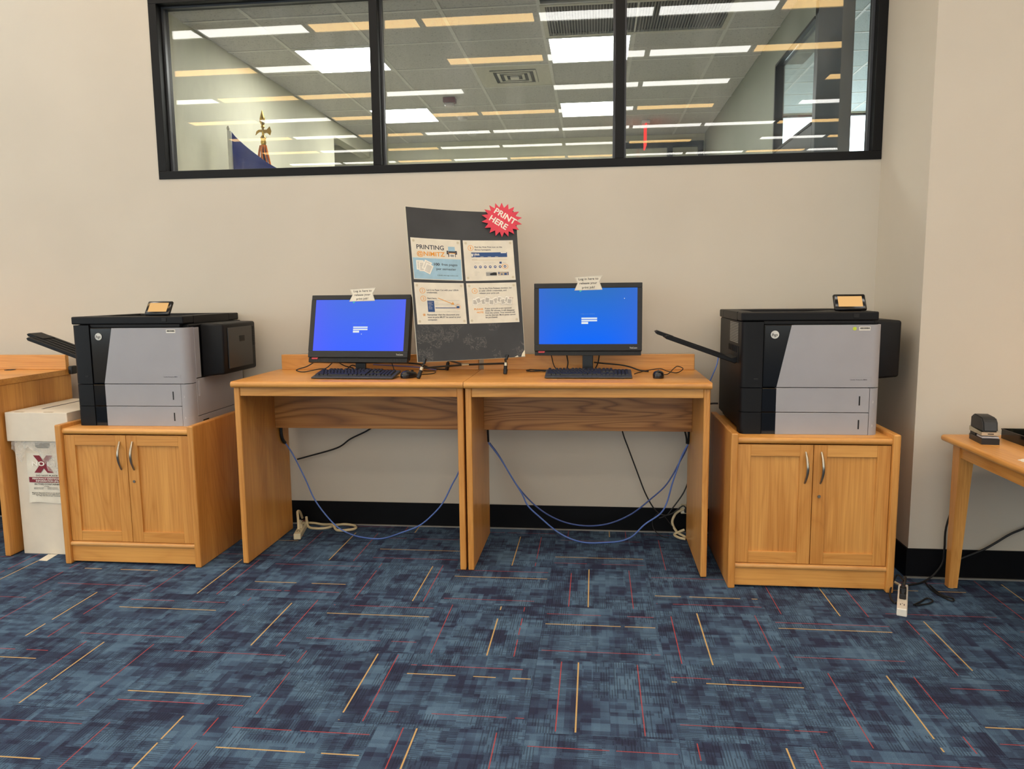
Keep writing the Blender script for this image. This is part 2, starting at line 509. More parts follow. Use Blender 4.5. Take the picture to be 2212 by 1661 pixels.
# walls
wb = nb()
box(wb, -6.5, 2.2, 0, .14, -.07, WIN_Z0)
box(wb, -6.5, WIN_X0, 0, .14, WIN_Z0, WIN_Z1)
box(wb, -6.5, 2.2, 0, .14, WIN_Z1, ROOM_Z)
struct('wall_back', wb, M_WALL, 'beige painted wall below and around the long window', 'wall')
struct('wall_pilaster', bxm(2.2, 7.5, -.62, .14, -.07, ROOM_Z), M_WALL, 'beige wall standing forward at the right beside the table', 'wall')
def wall_with_opening(axis, a0, a1, p0, p1, o0, o1, oz0, oz1):
    bm = nb()
    def B(u0, u1, z0, z1):
        if axis == 'y': box(bm, p0, p1, u0, u1, z0, z1)
        else: box(bm, u0, u1, p0, p1, z0, z1)
    B(a0, a1, -.07, oz0); B(a0, a1, oz1, ROOM_Z); B(a0, o0, oz0, oz1); B(o1, a1, oz0, oz1)
    return bm
def added_window(name, label, axis, p, o0, o1, oz0, oz1, n):  # windows added out of view so daylight brightens the back wall
    t = thing(name, label, 'window'); t['kind'] = 'structure'
    def B(nm, u0, u1, z0, z1, d0, d1, m):
        if axis == 'y': part(nm, bxm(p + d0, p + d1, u0, u1, z0, z1), m, t)
        else: part(nm, bxm(u0, u1, p + d0, p + d1, z0, z1), m, t)
    B('frame_rail', o0, o1, oz0, oz0 + .06, 0, .06, M_FRAME); B('frame_rail', o0, o1, oz1 - .06, oz1, 0, .06, M_FRAME)
    st_ = (o1 - o0 - .06) / n
    for k in range(n + 1): B('mullion', o0 + k * st_, o0 + k * st_ + .06, oz0 + .06, oz1 - .06, 0, .06, M_FRAME)
    for k in range(n): B('pane', o0 + k * st_ + .06, o0 + (k + 1) * st_, oz0 + .06, oz1 - .06, .027, .033, M_GLASS_CLEAN)
struct('wall_left', wall_with_opening('y', -14.2, .14, -6.6, -6.5, -11.0, -2.0, .9, 3.2), M_WALL, 'beige side wall of the room, left of the camera', 'wall')
struct('wall_right', bxm(7.5, 7.6, -14.2, .14, -.07, ROOM_Z), M_WALL, 'beige side wall of the room, right of the camera', 'wall')
struct('wall_front', wall_with_opening('x', -6.6, 7.6, -14.3, -14.2, -5.0, 6.0, .9, 3.2), M_WALL, 'beige wall at the far end behind the camera', 'wall')
added_window('added_window_5', 'unseen row of windows added for daylight along the left side of the room', 'y', -6.58, -11.0, -2.0, .9, 3.2, 6)
added_window('added_window_6', 'unseen row of windows added for daylight at the end of the room behind the camera', 'x', -14.28, -5.0, 6.0, .9, 3.2, 7)
struct('ceiling', bxm(-6.6, 7.6, -14.3, .14, ROOM_Z, ROOM_Z + .1), M_CEIL, 'pale ceiling carrying the strip lights', 'ceiling')
BH = .147
struct('baseboard_back', bxm(-6.5, 2.192, -.009, 0, 0, BH, bev=.002), M_BASE, 'black rubber baseboard along the wall under the desks', 'baseboard')
bb = nb(); box(bb, 2.191, 2.2, -.62, -.009, 0, BH); box(bb, 2.191, 7.5, -.629, -.62, 0, BH)
struct('baseboard_pilaster', bb, M_BASE, 'black rubber baseboard round the forward wall', 'baseboard')
tr = nb(); box(tr, -6.5, 2.18, -.020, -.0095, 0, .007); box(tr, 2.18, 7.5, -.641, -.6295, 0, .007)
struct('trim_1', tr, M_GREY_TRIM, 'thin grey strip where carpet meets the baseboard', 'trim')

# long interior window -------------------------------------------------------
win = thing('window_1', 'long black framed interior window of three panes', 'window', (0, 0, 0))
win['kind'] = 'structure'
FW = .05
def frame_bar(name, x0, x1, z0, z1, y0=-.006, y1=.13):
    bm = bxm(x0, x1, y0, y1, z0, z1, bev=.002)
    return part(name, bm, M_FRAME, win)
frame_bar('frame_rail', WIN_X0, WIN_X1, WIN_Z0, WIN_Z0 + FW - .004)
frame_bar('frame_rail', WIN_X0, WIN_X1, WIN_Z1 - FW, WIN_Z1)
frame_bar('frame_jamb', WIN_X0, WIN_X0 + FW, WIN_Z0 + FW - .004, WIN_Z1 - FW)
frame_bar('frame_jamb', WIN_X1 - FW, WIN_X1, WIN_Z0 + FW - .004, WIN_Z1 - FW)
MUL = [(-.638, -.590), (.762, .812)]
for a, b in MUL: frame_bar('mullion', a, b, WIN_Z0 + FW - .004, WIN_Z1 - FW)
xs = [WIN_X0 + FW, MUL[0][0], MUL[0][1], MUL[1][0], MUL[1][1], WIN_X1 - FW]
M_STOP = plain('grey_glazing_gasket', (70, 72, 76), .4, .2)
for k in range(3):
    x0, x1 = xs[2 * k], xs[2 * k + 1]
    z0, z1 = WIN_Z0 + FW - .004, WIN_Z1 - FW
    st = nb()
    for (a, b, c, d) in ((x0, x0 + .012, z0, z1), (x1 - .012, x1, z0, z1), (x0 + .012, x1 - .012, z0, z0 + .010), (x0 + .012, x1 - .012, z1 - .010, z1)):
        box(st, a, b, .05, .074, c, d)
    part('glazing_bead', st, M_STOP, win)
    part('pane', bxm(x0 + .004, x1 - .004, .077, .083, z0 + .002, z1 - .002), M_GLASS, win)

# strip lights of this room (they show in the window glass) --------------------
M_STRIP_W = emitter('cool_white_lamp', (1.0, .965, .91), L_WHITE)
M_STRIP_A = emitter('amber_lamp', (1.0, .63, .25), L_AMBER)
M_HOUSING = plain('white_light_housing', (205, 202, 196), .5)
def strip_light(mat, label, group):
    t = thing('ceiling_light', label, 'light', (0, 0, ROOM_Z), 0, group)
    h = nb()
    LW, LD = .565, .128
    box(h, -LW - .02, LW + .02, -LD - .02, -LD, -.03, 0); box(h, -LW - .02, LW + .02, LD, LD + .02, -.03, 0)
    box(h, -LW - .02, -LW, -LD, LD, -.03, 0); box(h, LW, LW + .02, -LD, LD, -.03, 0)
    part('housing', h, M_HOUSING, t)
    part('diffuser', bxm(-LW, LW, -LD, LD, -.022, -.012), mat, t)
    return t
proto = {'w': strip_light(M_STRIP_W, 'cool white strip light of the ceiling, mirrored in the window glass', 'white ceiling strip lights'),
         'a': strip_light(M_STRIP_A, 'amber strip light of the ceiling, mirrored in the window glass', 'amber ceiling strip lights')}
used = {'w': False, 'a': False}
# columns -3 .. 8, left to right ; '.' = no light in that place
ROWS = {-1: 'wawwawawwaww', 0: 'awwawwawawwa', 1: 'wawwaawwawaw', 2: 'waaw.awwawaw', 3: 'awaaw.ww.awa', 4: 'wawaaawa.waw',
        5: 'aawawwwwwaww', 6: 'wawawwwa.waw', 7: 'awwawaawwawa', 8: 'waawwawaawww', 9: 'awwaawwawaaw'}
ORD = ['first', 'second', 'third', 'fourth', 'fifth', 'sixth', 'seventh', 'eighth', 'ninth', 'tenth', 'eleventh', 'twelfth']
def seen_at(x, y, z):
    q_ = Vector((x, y, z)) - cam.matrix_world.translation
    return 1106 + FPX * q_.dot(_r2) / q_.dot(_f), 830.5 - FPX * q_.dot(_u2) / q_.dot(_f)
seen_rows = 0
for rI, row in ROWS.items():
    y = .16 - (3.57 + (rI - 1) * 1.347)
    if y < -14.0: continue
    n_seen = 0
    for c, ch in enumerate(row):
        k = c - 3                       # column index, column 0 starts at x = -3.5
        if ch == '.': continue
        x = -3.49 + k * 1.193 + .565
        if x < -5.8 or x > 6.9: continue
        if y > -.95 and x > 1.4: continue
        if not used[ch]: o = proto[ch]; used[ch] = True
        else: o = copy_tree(proto[ch])
        o.location = (x, y, ROOM_Z)
        kind = 'cool white' if ch == 'w' else 'amber'
        ua, va = seen_at(x - .5, .16 - y, ROOM_Z); ub, vb = seen_at(x + .5, .16 - y, ROOM_Z)
        if ub > 372 and ua < 1875 and 4 < (va + vb) / 2 < 350:
            n_seen += 1
            o['label'] = '%s strip light mirrored in the window, %s from left in %s row down' % (kind, ORD[n_seen - 1], ORD[seen_rows])
        else:
            o['label'] = kind + ' ceiling strip light outside the picture, not mirrored in the window'
    if n_seen: seen_rows += 1

# ================================================================== OFFICE BEHIND THE GLASS
OZ = 3.17
OX0, OX1, OY1 = -2.0, 1.88, 4.55
struct('wall_office_left', bxm(OX0 - .12, OX0, .14, 3.27, -.05, OZ + .12), M_OFFICE, 'pale cream office wall behind the flags', 'wall')
rec = nb(); box(rec, -3.3, -3.2, 3.0, OY1, -.05, OZ + .12); box(rec, -3.3, OX0 - .12, 3.0, 3.15, -.05, OZ + .12); box(rec, OX0 - .12, OX0, 3.27, OY1, 3.02, OZ + .12)
struct('wall_office_recess', rec, M_OFFICE, 'recess at the far end of the office wall', 'wall')
struct('wall_office_far', bxm(-3.3, OX1, OY1, OY1 + .1, -.05, OZ + .12), M_OFFICE, 'dim far wall of the office', 'wall')
struct('floor_office', bxm(-3.3, OX1, .14, OY1, -.05, 0), M_FLOOR_O, 'office floor behind the wall', 'floor')
pw = nb()
box(pw, 1.88, 1.93, 1.14, OY1 + .1, -.05, 3.95)
box(pw, 1.88, 2.06, .14, 1.14, 2.95, 3.95)
struct('wall_office_right', pw, M_OFFICE_R, 'grey green office partition wall with a glazed opening', 'wall')
sp = nb(); box(sp, 1.88, 1.93, .2, 1.14, -.05, 2.36)
struct('wall_spandrel', sp, M_FRAME2, 'dark metal panel below the partition window', 'wall')
w2 = thing('window_2', 'small dark framed partition window at the right of the office', 'window'); w2['kind'] = 'structure'
part('post', bxm(1.88, 2.075, .135, .20, -.05, 3.95, bev=.004), M_FRAME2, w2)
part('frame_rail', bxm(1.875, 1.935, .20, 1.14, 2.36, 2.375), M_FRAME, w2)
part('frame_rail', bxm(1.875, 1.935, .20, 1.14, 2.935, 2.95), M_FRAME, w2)
part('frame_jamb', bxm(1.875, 1.935, 1.12, 1.145, 2.375, 2.935), M_FRAME, w2)
part('pane', bxm(1.902, 1.908, .20, 1.12, 2.375, 2.935), M_GLASS, w2)
# far dark frame on the far wall
w3 = thing('window_3', 'dark transom frame on the far office wall', 'window', (0, OY1, 0)); w3['kind'] = 'structure'
for (a, b, c, d) in ((.86, 1.86, 3.03, 3.09), (1.46, 1.52, 2.1, 3.03), (.86, .92, 2.1, 3.03), (1.80, 1.86, 2.1, 3.03), (.92, 1.80, 2.0, 2.1)):
    part('frame_rail', bxm(a, b, -.05, 0, c, d), M_FRAME, w3)
part('pane', bxm(.92, 1.46, -.02, -.014, 2.1, 3.03), M_GLASS, w3)
part('pane', bxm(1.52, 1.80, -.02, -.014, 2.1, 3.03), M_GLASS, w3)

def ceiling_grid(name, label, xl, xr, y0, y1, z, gx, gy, pitch, mat, skip=()):
    c = struct(name, bxm(xl, xr, y0, y1, z + .05, z + .12), M_CEIL, label, 'ceiling')
    def lines(a, b, g):
        k = math.ceil((a - g) / pitch); out = []
        while g + k * pitch < b: out.append(g + k * pitch); k += 1
        out = [v for v in out if v - a > .03 and b - v > .03]
        return [a] + out + [b]
    X, Y = lines(xl, xr, gx), lines(y0, y1, gy)
    meshes = {}
    for i in range(len(X) - 1):
        for j in range(len(Y) - 1):
            if (round((X[i] - gx) / pitch), round((Y[j] - gy) / pitch)) in skip: continue
            wx, wy = X[i + 1] - X[i], Y[j + 1] - Y[j]
            key = (round(wx, 3), round(wy, 3))
            if key not in meshes:
                o = part('ceiling_tile', bxm(-wx / 2 + .004, wx / 2 - .004, -wy / 2 + .004, wy / 2 - .004, .004, .020), mat, c)
                meshes[key] = o.data
            else:
                o = bpy.data.objects.new('ceiling_tile', meshes[key]); COL.objects.link(o); o.parent = c
            o.location = ((X[i] + X[i + 1]) / 2, (Y[j] + Y[j + 1]) / 2, z)
    for x in X[1:-1]: part('ceiling_runner', bxm(x - .012, x + .012, y0, y1, z, z + .003), M_TEE, c)
    for y in Y[1:-1]: part('ceiling_runner', bxm(xl, xr, y - .012, y + .012, z + .0005, z + .0035), M_TEE, c)
    return c
GX, GY, GP = -1.535, .435, .612
lights_c = [(0, 1), (0, 4), (3, 1), (3, 4)]
skip = set(lights_c) | {(2, 2), (3, 0), (4, 0)}
ceiling_grid('ceiling_office', 'grey suspended tile ceiling of the office behind the glass', OX0, OX1, .14, OY1, OZ, GX, GY, GP, M_TILE, skip)
struct('ceiling_recess', bxm(-3.3, OX0, 3.0, OY1, OZ, OZ + .1), M_CEIL, 'ceiling over the office recess', 'ceiling')

M_PANEL = emitter('bright_white_light_panel', (1.0, .98, .93), L_PANEL)
lab = ['blazing square light panel in office ceiling, nearer one of the left pair', 'blazing square light panel in office ceiling, farther one of the left pair',
       'blazing square light panel in office ceiling, nearer one of the right pair', 'blazing square light panel in office ceiling, farther one of the right pair']
pp = None
for (ci, cj), lb in zip(lights_c, lab):
    cx, cy = GX + (ci + .5) * GP, GY + (cj + .5) * GP
    if pp is None:
        pp = thing('light_panel', lb, 'light', (cx, cy, OZ), 0, 'square office light panels')
        fr = nb(); h = GP / 2 - .006
        box(fr, -h, h, -h, -h + .02, -.002, .03); box(fr, -h, h, h - .02, h, -.002, .03); box(fr, -h, -h + .02, -h + .02, h - .02, -.002, .03); box(fr, h - .02, h, -h + .02, h - .02, -.002, .03)
        part('frame', fr, M_HOUSING, pp)
        part('diffuser', bxm(-h + .02, h - .02, -h + .02, h - .02, .002, .012), M_PANEL, pp)
    else:
        o = copy_tree(pp); o.location = (cx, cy, OZ); o['label'] = lb

# air vent, return grille, alarm, smoke detectors
M_VENT = plain('off_white_vent_metal', (196, 190, 172), .45)
M_VENT_D = plain('dark_vent_gap', (58, 56, 52), .6)
cx, cy = GX + 2.5 * GP, GY + 2.5 * GP
v = thing('air_vent', 'square stepped air vent between the two rows of office lights', 'vent', (cx, cy, OZ))
h = GP / 2 - .004
part('plate', bxm(-h, h, -h, h, .002, .012), M_VENT, v)
part('throat', bxm(-.185, .185, -.185, .185, -.0005, .003), M_VENT_D, v)
for s in (.183, .133, .083):
    r = nb(); q = s - .022
    for (a, b, c, d) in ((-s, s, -s, -q), (-s, s, q, s), (-s, -q, -q, q), (q, s, -q, q)): box(r, a, b, c, d, -.007, -.001)
    part('louvre', r, M_VENT, v)
part('louvre_centre', bxm(-.035, .035, -.035, .035, -.016, -.003, bev=.003), M_VENT, v)

gr = thing('return_grille', 'wide dark perforated air grille in office ceiling', 'grille', (GX + 4 * GP, GY + .5 * GP, OZ))
gh, gd = GP - .006, GP / 2 - .006
fr = nb()
box(fr, -gh, gh, -gd, -gd + .03, -.003, .02); box(fr, -gh, gh, gd - .03, gd, -.003, .02); box(fr, -gh, -gh + .03, -gd + .03, gd - .03, -.003, .02); box(fr, gh - .03, gh, -gd + .03, gd - .03, -.003, .02)
part('frame', fr, M_VENT, gr)
part('backing', bxm(-gh + .03, gh - .03, -gd + .03, gd - .03, .014, .02), M_SLOT, gr)
ribs = nb()
for k in range(62):
    x = -gh + .04 + k * (2 * gh - .08) / 61
    box(ribs, x - .003, x + .003, -gd + .03, gd - .03, .0, .012)
o = part('grille_ribs', ribs, plain('grey_grille_ribs', (130, 130, 124), .5), gr); o['kind'] = 'stuff'

al = thing('fire_alarm', 'dark red fire alarm strobe hanging from the office ceiling', 'alarm', (-.66, 2.56, OZ))
part('body', bxm(-.055, .055, -.045, .045, -.045, 0, bev=.006), plain('dark_red_alarm_plastic', (104, 36, 44), .4), al)
part('strobe_lens', bxm(-.042, .042, -.035, .035, -.078, -.045, bev=.012), plain('clear_strobe_lens', (196, 186, 180), .12), al)
for (x, y, lb) in ((-.665, 3.27, 'white smoke detector just behind the red alarm'), (-.69, 4.02, 'white smoke detector near the far office wall')):
    s = thing('smoke_detector', lb, 'smoke detector', (x, y, OZ), 0, 'smoke detectors of the office')
    part('base', lathe(nb(), [(.065, 0), (.065, -.012), (.058, -.018)], n=24), M_HOUSING, s, True)
    part('sensor_dome', lathe(nb(), [(.05, -.018), (.045, -.035), (.025, -.045)], n=24), M_HOUSING, s, True)

ex = thing('exit_sign', 'red lit exit sign seen edge on, hung from the far office ceiling', 'sign', (1.17, 3.85, OZ))
part('canopy', bxm(-.04, .04, -.12, .12, -.035, 0, bev=.004), M_HOUSING, ex)
part('sign_panel', bxm(-.008, .008, -.14, .14, -.26, -.035, bev=.002), emitter('red_sign_glow', (1.0, .06, .05), 1.1), ex)

# flags -----------------------------------------------------------------------
M_FLAG = plain('royal_blue_flag_cloth', (52, 64, 140), .75, var=.15, scale=12, bump=.1)
M_POLE = plain('varnished_flag_pole', (196, 150, 84), .3)
M_POLE_W = plain('white_flag_sleeve', (214, 212, 204), .6)
M_CLOTH_K = plain('navy_flag_cloth', (38, 44, 72), .8)
M_FRINGE = plain('orange_flag_fringe', (214, 116, 40), .8, var=.25, scale=60)
f1 = thing('flagpole', 'ceremonial flag pole with brass spear and axe finial', 'flag pole', (-1.745, 1.0, 0))
part('pole', tube(nb(), [(0, 0, 0), (0, 0, 2.56)], .012, 12), M_POLE, f1, True)
part('collar', lathe(nb(), [(.014, 2.50), (.02, 2.52), (.016, 2.54), (.021, 2.555), (.012, 2.57)], n=16), M_BRASS, f1, True)
spear = lathe(nb(), [(.008, 2.57), (.008, 2.62), (.014, 2.632), (.009, 2.642), (.022, 2.672), (.016, 2.70), (.006, 2.735), (.001, 2.75)], n=12)
part('spear_finial', spear, M_BRASS, f1, True)
axe = nb()
prism(axe, [(.006, 2.585), (.03, 2.59), (.052, 2.572), (.062, 2.60), (.052, 2.632), (.03, 2.61), (.006, 2.612)], 'y', -.005, .005)
prism(axe, [(-.006, 2.612), (-.03, 2.612), (-.048, 2.60), (-.056, 2.575), (-.046, 2.585), (-.03, 2.596), (-.006, 2.594)], 'y', -.005, .005)
part('axe_blade', axe, M_BRASS, f1)
def drape(r0, r1, z1, z0, n=36, m=14, lobes=7, amp=.3):
    bm = nb(); rings = []
    for j in range(m + 1):
        t = j / m; z = z1 + (z0 - z1) * t
        rr = r0 + (r1 - r0) * (t ** .7)
        rings.append([bm.verts.new((math.cos(2 * PI * k / n) * rr * (1 + amp * t * math.sin(lobes * 2 * PI * k / n + 2 * t)), math.sin(2 * PI * k / n) * rr * (1 + amp * t * math.sin(lobes * 2 * PI * k / n + 2 * t)), z)) for k in range(n)])
    for a, c in zip(rings, rings[1:]):
        for k in range(n): bm.faces.new((a[k], a[(k + 1) % n], c[(k + 1) % n], c[k]))
    bm.faces.new(rings[0][::-1]); bm.faces.new(rings[-1])
    bmesh.ops.recalc_face_normals(bm, faces=bm.faces[:])
    return bm
part('flag_cloth', drape(.016, .10, 2.49, .85), M_CLOTH_K, f1, True)
fg = nb()
for k in range(5):
    a = -2.9 + k * .62
    tube(fg, smooth_path([(.022 * math.cos(a), .022 * math.sin(a), 2.50), (.034 * math.cos(a), .034 * math.sin(a), 2.45), (.05 * math.cos(a + .3), .05 * math.sin(a + .3), 2.34), (.07 * math.cos(a + .2), .07 * math.sin(a + .2), 2.2)]), .0045 if k % 2 else .007, 6)
part('fringe', fg, M_FRINGE, f1, True)
part('stand', lathe(nb(), [(.11, 0), (.11, .02), (.05, .06), (.03, .10), (.02, .12)], n=24), M_BRASS, f1, True)

f2 = thing('flag', 'royal blue flag draped from a white sleeved pole in the office', 'flag', (-1.885, .75, 0))
part('pole', tube(nb(), [(0, 0, 0), (0, 0, 2.56)], .009, 10), M_POLE_W, f2, True)
part('pole_tip', lathe(nb(), [(.006, 2.56), (.011, 2.572), (.009, 2.585), (.003, 2.592)], n=12), M_SILVER, f2, True)
part('sleeve', tube(nb(), [(.012, -.004, 1.2), (.012, -.004, 2.555)], .012, 10), M_POLE_W, f2, True)
cl = nb(); NU, NV = 22, 16
top = lambda u: 2.555 - .36 * (u ** .78) + .03 * u * u
g1, g2 = [], []
for i in range(NU + 1):
    u = i / NU
    x = .02 + .46 * u
    a, b = [], []
    for j in range(NV + 1):
        t = j / NV
        z = top(u) + (1.05 - top(u)) * t
        y = .02 * math.sin(6 * u * PI + 1.8 * t) * (.25 + t) + .03 * math.sin(2.2 * PI * u)
        xx = x - .20 * u * t
        a.append(cl.verts.new((xx, y - .002, z))); b.append(cl.verts.new((xx, y + .002, z)))
    g1.append(a); g2.append(b)
for g_, s in ((g1, 1), (g2, -1)):
    for i in range(NU):
        for j in range(NV): cl.faces.new((g_[i][j], g_[i][j + 1], g_[i + 1][j + 1], g_[i + 1][j]) if s > 0 else (g_[i][j], g_[i + 1][j], g_[i + 1][j + 1], g_[i][j + 1]))
for i in range(NU):
    cl.faces.new((g1[i][0], g1[i + 1][0], g2[i + 1][0], g2[i][0])); cl.faces.new((g1[i][NV], g2[i][NV], g2[i + 1][NV], g1[i + 1][NV]))
for j in range(NV): cl.faces.new((g1[NU][j], g1[NU][j + 1], g2[NU][j + 1], g2[NU][j]))
part('flag_cloth', cl, M_FLAG, f2, True)
part('stand', lathe(nb(), [(.10, 0), (.10, .02), (.05, .06), (.03, .10), (.018, .12)], n=24), M_BRASS, f2, True)

# ================================================================== ROOM BEYOND THE PARTITION (daylight)
NZ = 3.93
ceiling_grid('ceiling_neighbour', 'cool grey tile ceiling of the daylit room beyond the partition', 1.93, 6.6, .14, 7.25, NZ, 3.075, 3.12, .605, M_TILE2)
nw = nb()
box(nw, 6.6, 6.7, .14, 7.35, -.05, NZ + .12)
box(nw, 1.88, 1.93, OY1 + .1, 7.35, -.05, NZ + .12)
struct('wall_neighbour_side', nw, M_OFFICE, 'side walls of the daylit room beyond the partition', 'wall')
fw = nb()
box(fw, 1.93, 6.6, 7.25, 7.35, -.05, .9); box(fw, 1.93, 6.6, 7.25, 7.35, 3.915, NZ + .12)
struct('wall_neighbour_far', fw, M_OFFICE, 'far wall of the daylit room around its window', 'wall')
struct('floor_neighbour', bxm(1.93, 6.6, .14, 7.25, -.05, 0), M_FLOOR_O, 'floor of the daylit room beyond the partition', 'floor')
w4 = thing('window_4', 'bright outside window at the end of the daylit room', 'window', (0, 7.25, 0)); w4['kind'] = 'structure'
part('frame_rail', bxm(1.93, 6.6, .02, .08, .9, .96), M_FRAME, w4)
part('frame_rail', bxm(1.93, 6.6, .02, .08, 3.89, 3.915), M_FRAME, w4)
for x in (1.93, 6.57): part('frame_jamb', bxm(x, x + .03, .02, .08, .96, 3.89), M_FRAME, w4)
part('pane', bxm(1.96, 6.57, .045, .051, .96, 3.89), M_GLASS_CLEAN, w4)

# ================================================================== FURNITURE
DT = .985        # desk surface
def bullnose(bm, x0, x1, yb, yf, z0, z1, n=8):
    """board with a rounded front edge at yf (yf < yb)"""
    r = (z1 - z0) / 2; zc = (z0 + z1) / 2
    pts = [(yb, z0), (yb, z1)] + [(yf + r * .75 - r * .75 * math.cos(a), zc + r * math.sin(a)) for a in [PI / 2 - PI * k / n for k in range(n + 1)]]
    return prism(bm, pts, 'x', x0, x1)

def desk(label, x0, x1, bs0, bs1):
    t = thing('study_desk', label, 'desk', ((x0 + x1) / 2, -.72, 0), 0, 'oak standing desks along the wall')
    X0, X1 = x0 - (x0 + x1) / 2, x1 - (x0 + x1) / 2
    o_ = .72
    part('tabletop', bullnose(nb(), X0 - .003, X1 + .003, -.12 + o_, -.748 + o_, .953, DT), W['x'], t, True)
    for a, b in ((X0 + .001, X0 + .032), (X1 - .032, X1 - .001)):
        part('side_panel', bxm(a, b, -.722 + o_, -.118 + o_, 0.004, .953, bev=.005), W['z'], t)
        for yy in (-.70, -.16):
            pass
    part('apron', bxm(X0 + .032, X1 - .032, -.716 + o_, -.696 + o_, .906, .953, bev=.003), W['x'], t)
    part('modesty_panel', bxm(X0 + .032, X1 - .032, -.305 + o_, -.285 + o_, .663, .953, bev=.002), W_CATH, t)
    part('backsplash', bxm(bs0 - (x0 + x1) / 2, bs1 - (x0 + x1) / 2, -.155 + o_, -.125 + o_, DT, 1.074, bev=.003), W['x'], t)
    for x in (X0 + .016, X1 - .016):
        for yy in (-.70, -.15): 
            f = lathe(nb(), [(.009, 0), (.009, .004)], x, yy + o_, 10)
            part('glide', f, M_STEEL_BLK, t)
    return t
desk('oak standing desk holding the monitor left of the poster easel', -1.2136, -.0044, -1.19, -.012)
desk('oak standing desk holding the monitor right of the poster easel', .0044, 1.2113, .018, 1.205)
d3 = desk('oak desk cut off by the left edge of the picture', -3.775, -2.562, -3.75, -2.565)
part('grommet', lathe(nb(), [(.03, DT), (.03, DT + .003), (.022, DT + .003), (.02, DT + .001)], .26, .53, 20), M_STEEL_BLK, d3, True)
pk = thing('wall_plug', 'small black plug on the wall behind the leftmost desk', 'plug', (-2.545, -.12, .955))
part('body', bxm(-.012, .014, -.03, .02, .0, .05, bev=.006), M_CABLE_K, pk)
part('prong_base', bxm(-.01, .01, .02, .12, .012, .038, bev=.003), M_CABLE_K, pk)

def cabinet(label, x0, x1, yf, yb):
    w_ = x1 - x0; D = yb - yf
    t = thing('storage_cabinet', label, 'cabinet', ((x0 + x1) / 2, yf, 0), 0, 'oak printer cabinets')
    h = w_ / 2
    for s in (-1, 1):
        a, b = (-h, -h + .033) if s < 0 else (h - .033, h)
        part('side_panel', bxm(a, b, 0, D, 0, .7585, bev=.006), W['z'], t)
    part('top', bullnose(nb(), -h + .033, h - .033, D, .012, .708, .738), W['x'], t, True)
    part('back_panel', bxm(-h + .033, h - .033, D - .02, D - .002, .02, .708), W['z'], t)
    part('bottom_shelf', bullnose(nb(), -h + .033, h - .033, D - .02, .008, .098, .122), W_TRIM, t, True)
    part('kick_board', bxm(-h + .033, h - .033, .018, .036, .012, .098, bev=.002), W['x'], t)
    in0, in1 = -h + .035, h - .035
    mid = (in0 + in1) / 2
    for k, (a, b) in enumerate(((in0, mid - .0015), (mid + .0015, in1))):
        d = nb()
        z0, z1 = .125, .703
        st = .06
        d_ = part('door', box(d, a + .02, b - .02, .0295, .0375, z0 + .02, z1 - .02), W['z'], t)
        # stiles and rails
        part('stile', bxm(a, a + st, .02, .038, z0, z1, bev=.0018), W['z'], d_)
        part('stile', bxm(b - st, b, .02, .038, z0, z1, bev=.0018), W['z'], d_)
        part('rail', bxm(a + st, b - st, .02, .038, z1 - .056, z1, bev=.0018), W_CATH if False else W['x'], d_)
        part('rail', bxm(a + st, b - st, .02, .038, z0, z0 + .056, bev=.0018), W['x'], d_)
        hx = b - .034 if k == 0 else a + .034
        hb = nb()
        path = []
        for q in range(15):
            u = q / 14
            path.append((hx + (.004 * math.sin(PI * u)), .020 - .030 * math.sin(PI * u), .670 - .150 * u))
        tube(hb, path, .005, 10, rad=[.0045 + .0025 * math.sin(PI * q / 14) for q in range(15)])
        part('handle', hb, M_NICKEL, d_, True, 'brushed nickel bow handle')
        if k == 1:
            lk = nb()
            n = 16
            a0 = [lk.verts.new((a + .03 + .008 * math.cos(2 * PI * q / n), .02, .457 + .008 * math.sin(2 * PI * q / n))) for q in range(n)]
            a1 = [lk.verts.new((a + .03 + .007 * math.cos(2 * PI * q / n), .016, .457 + .007 * math.sin(2 * PI * q / n))) for q in range(n)]
            for q in range(n): lk.faces.new((a0[q], a0[(q + 1) % n], a1[(q + 1) % n], a1[q]))
            lk.faces.new(a1)
            box(lk, a + .029, a + .031, .0152, .0161, .453, .461)
            bmesh.ops.recalc_face_normals(lk, faces=lk.faces[:])
            part('lock', lk, M_NICKEL, d_, True, 'small round keyhole lock')
    return t
cabinet('oak two door cabinet under the printer beside the white bin', -2.178, -1.409, -.797, -.17)
cabinet('oak two door cabinet under the printer beside the forward wall', 1.2924, 2.0543, -.844, -.2)

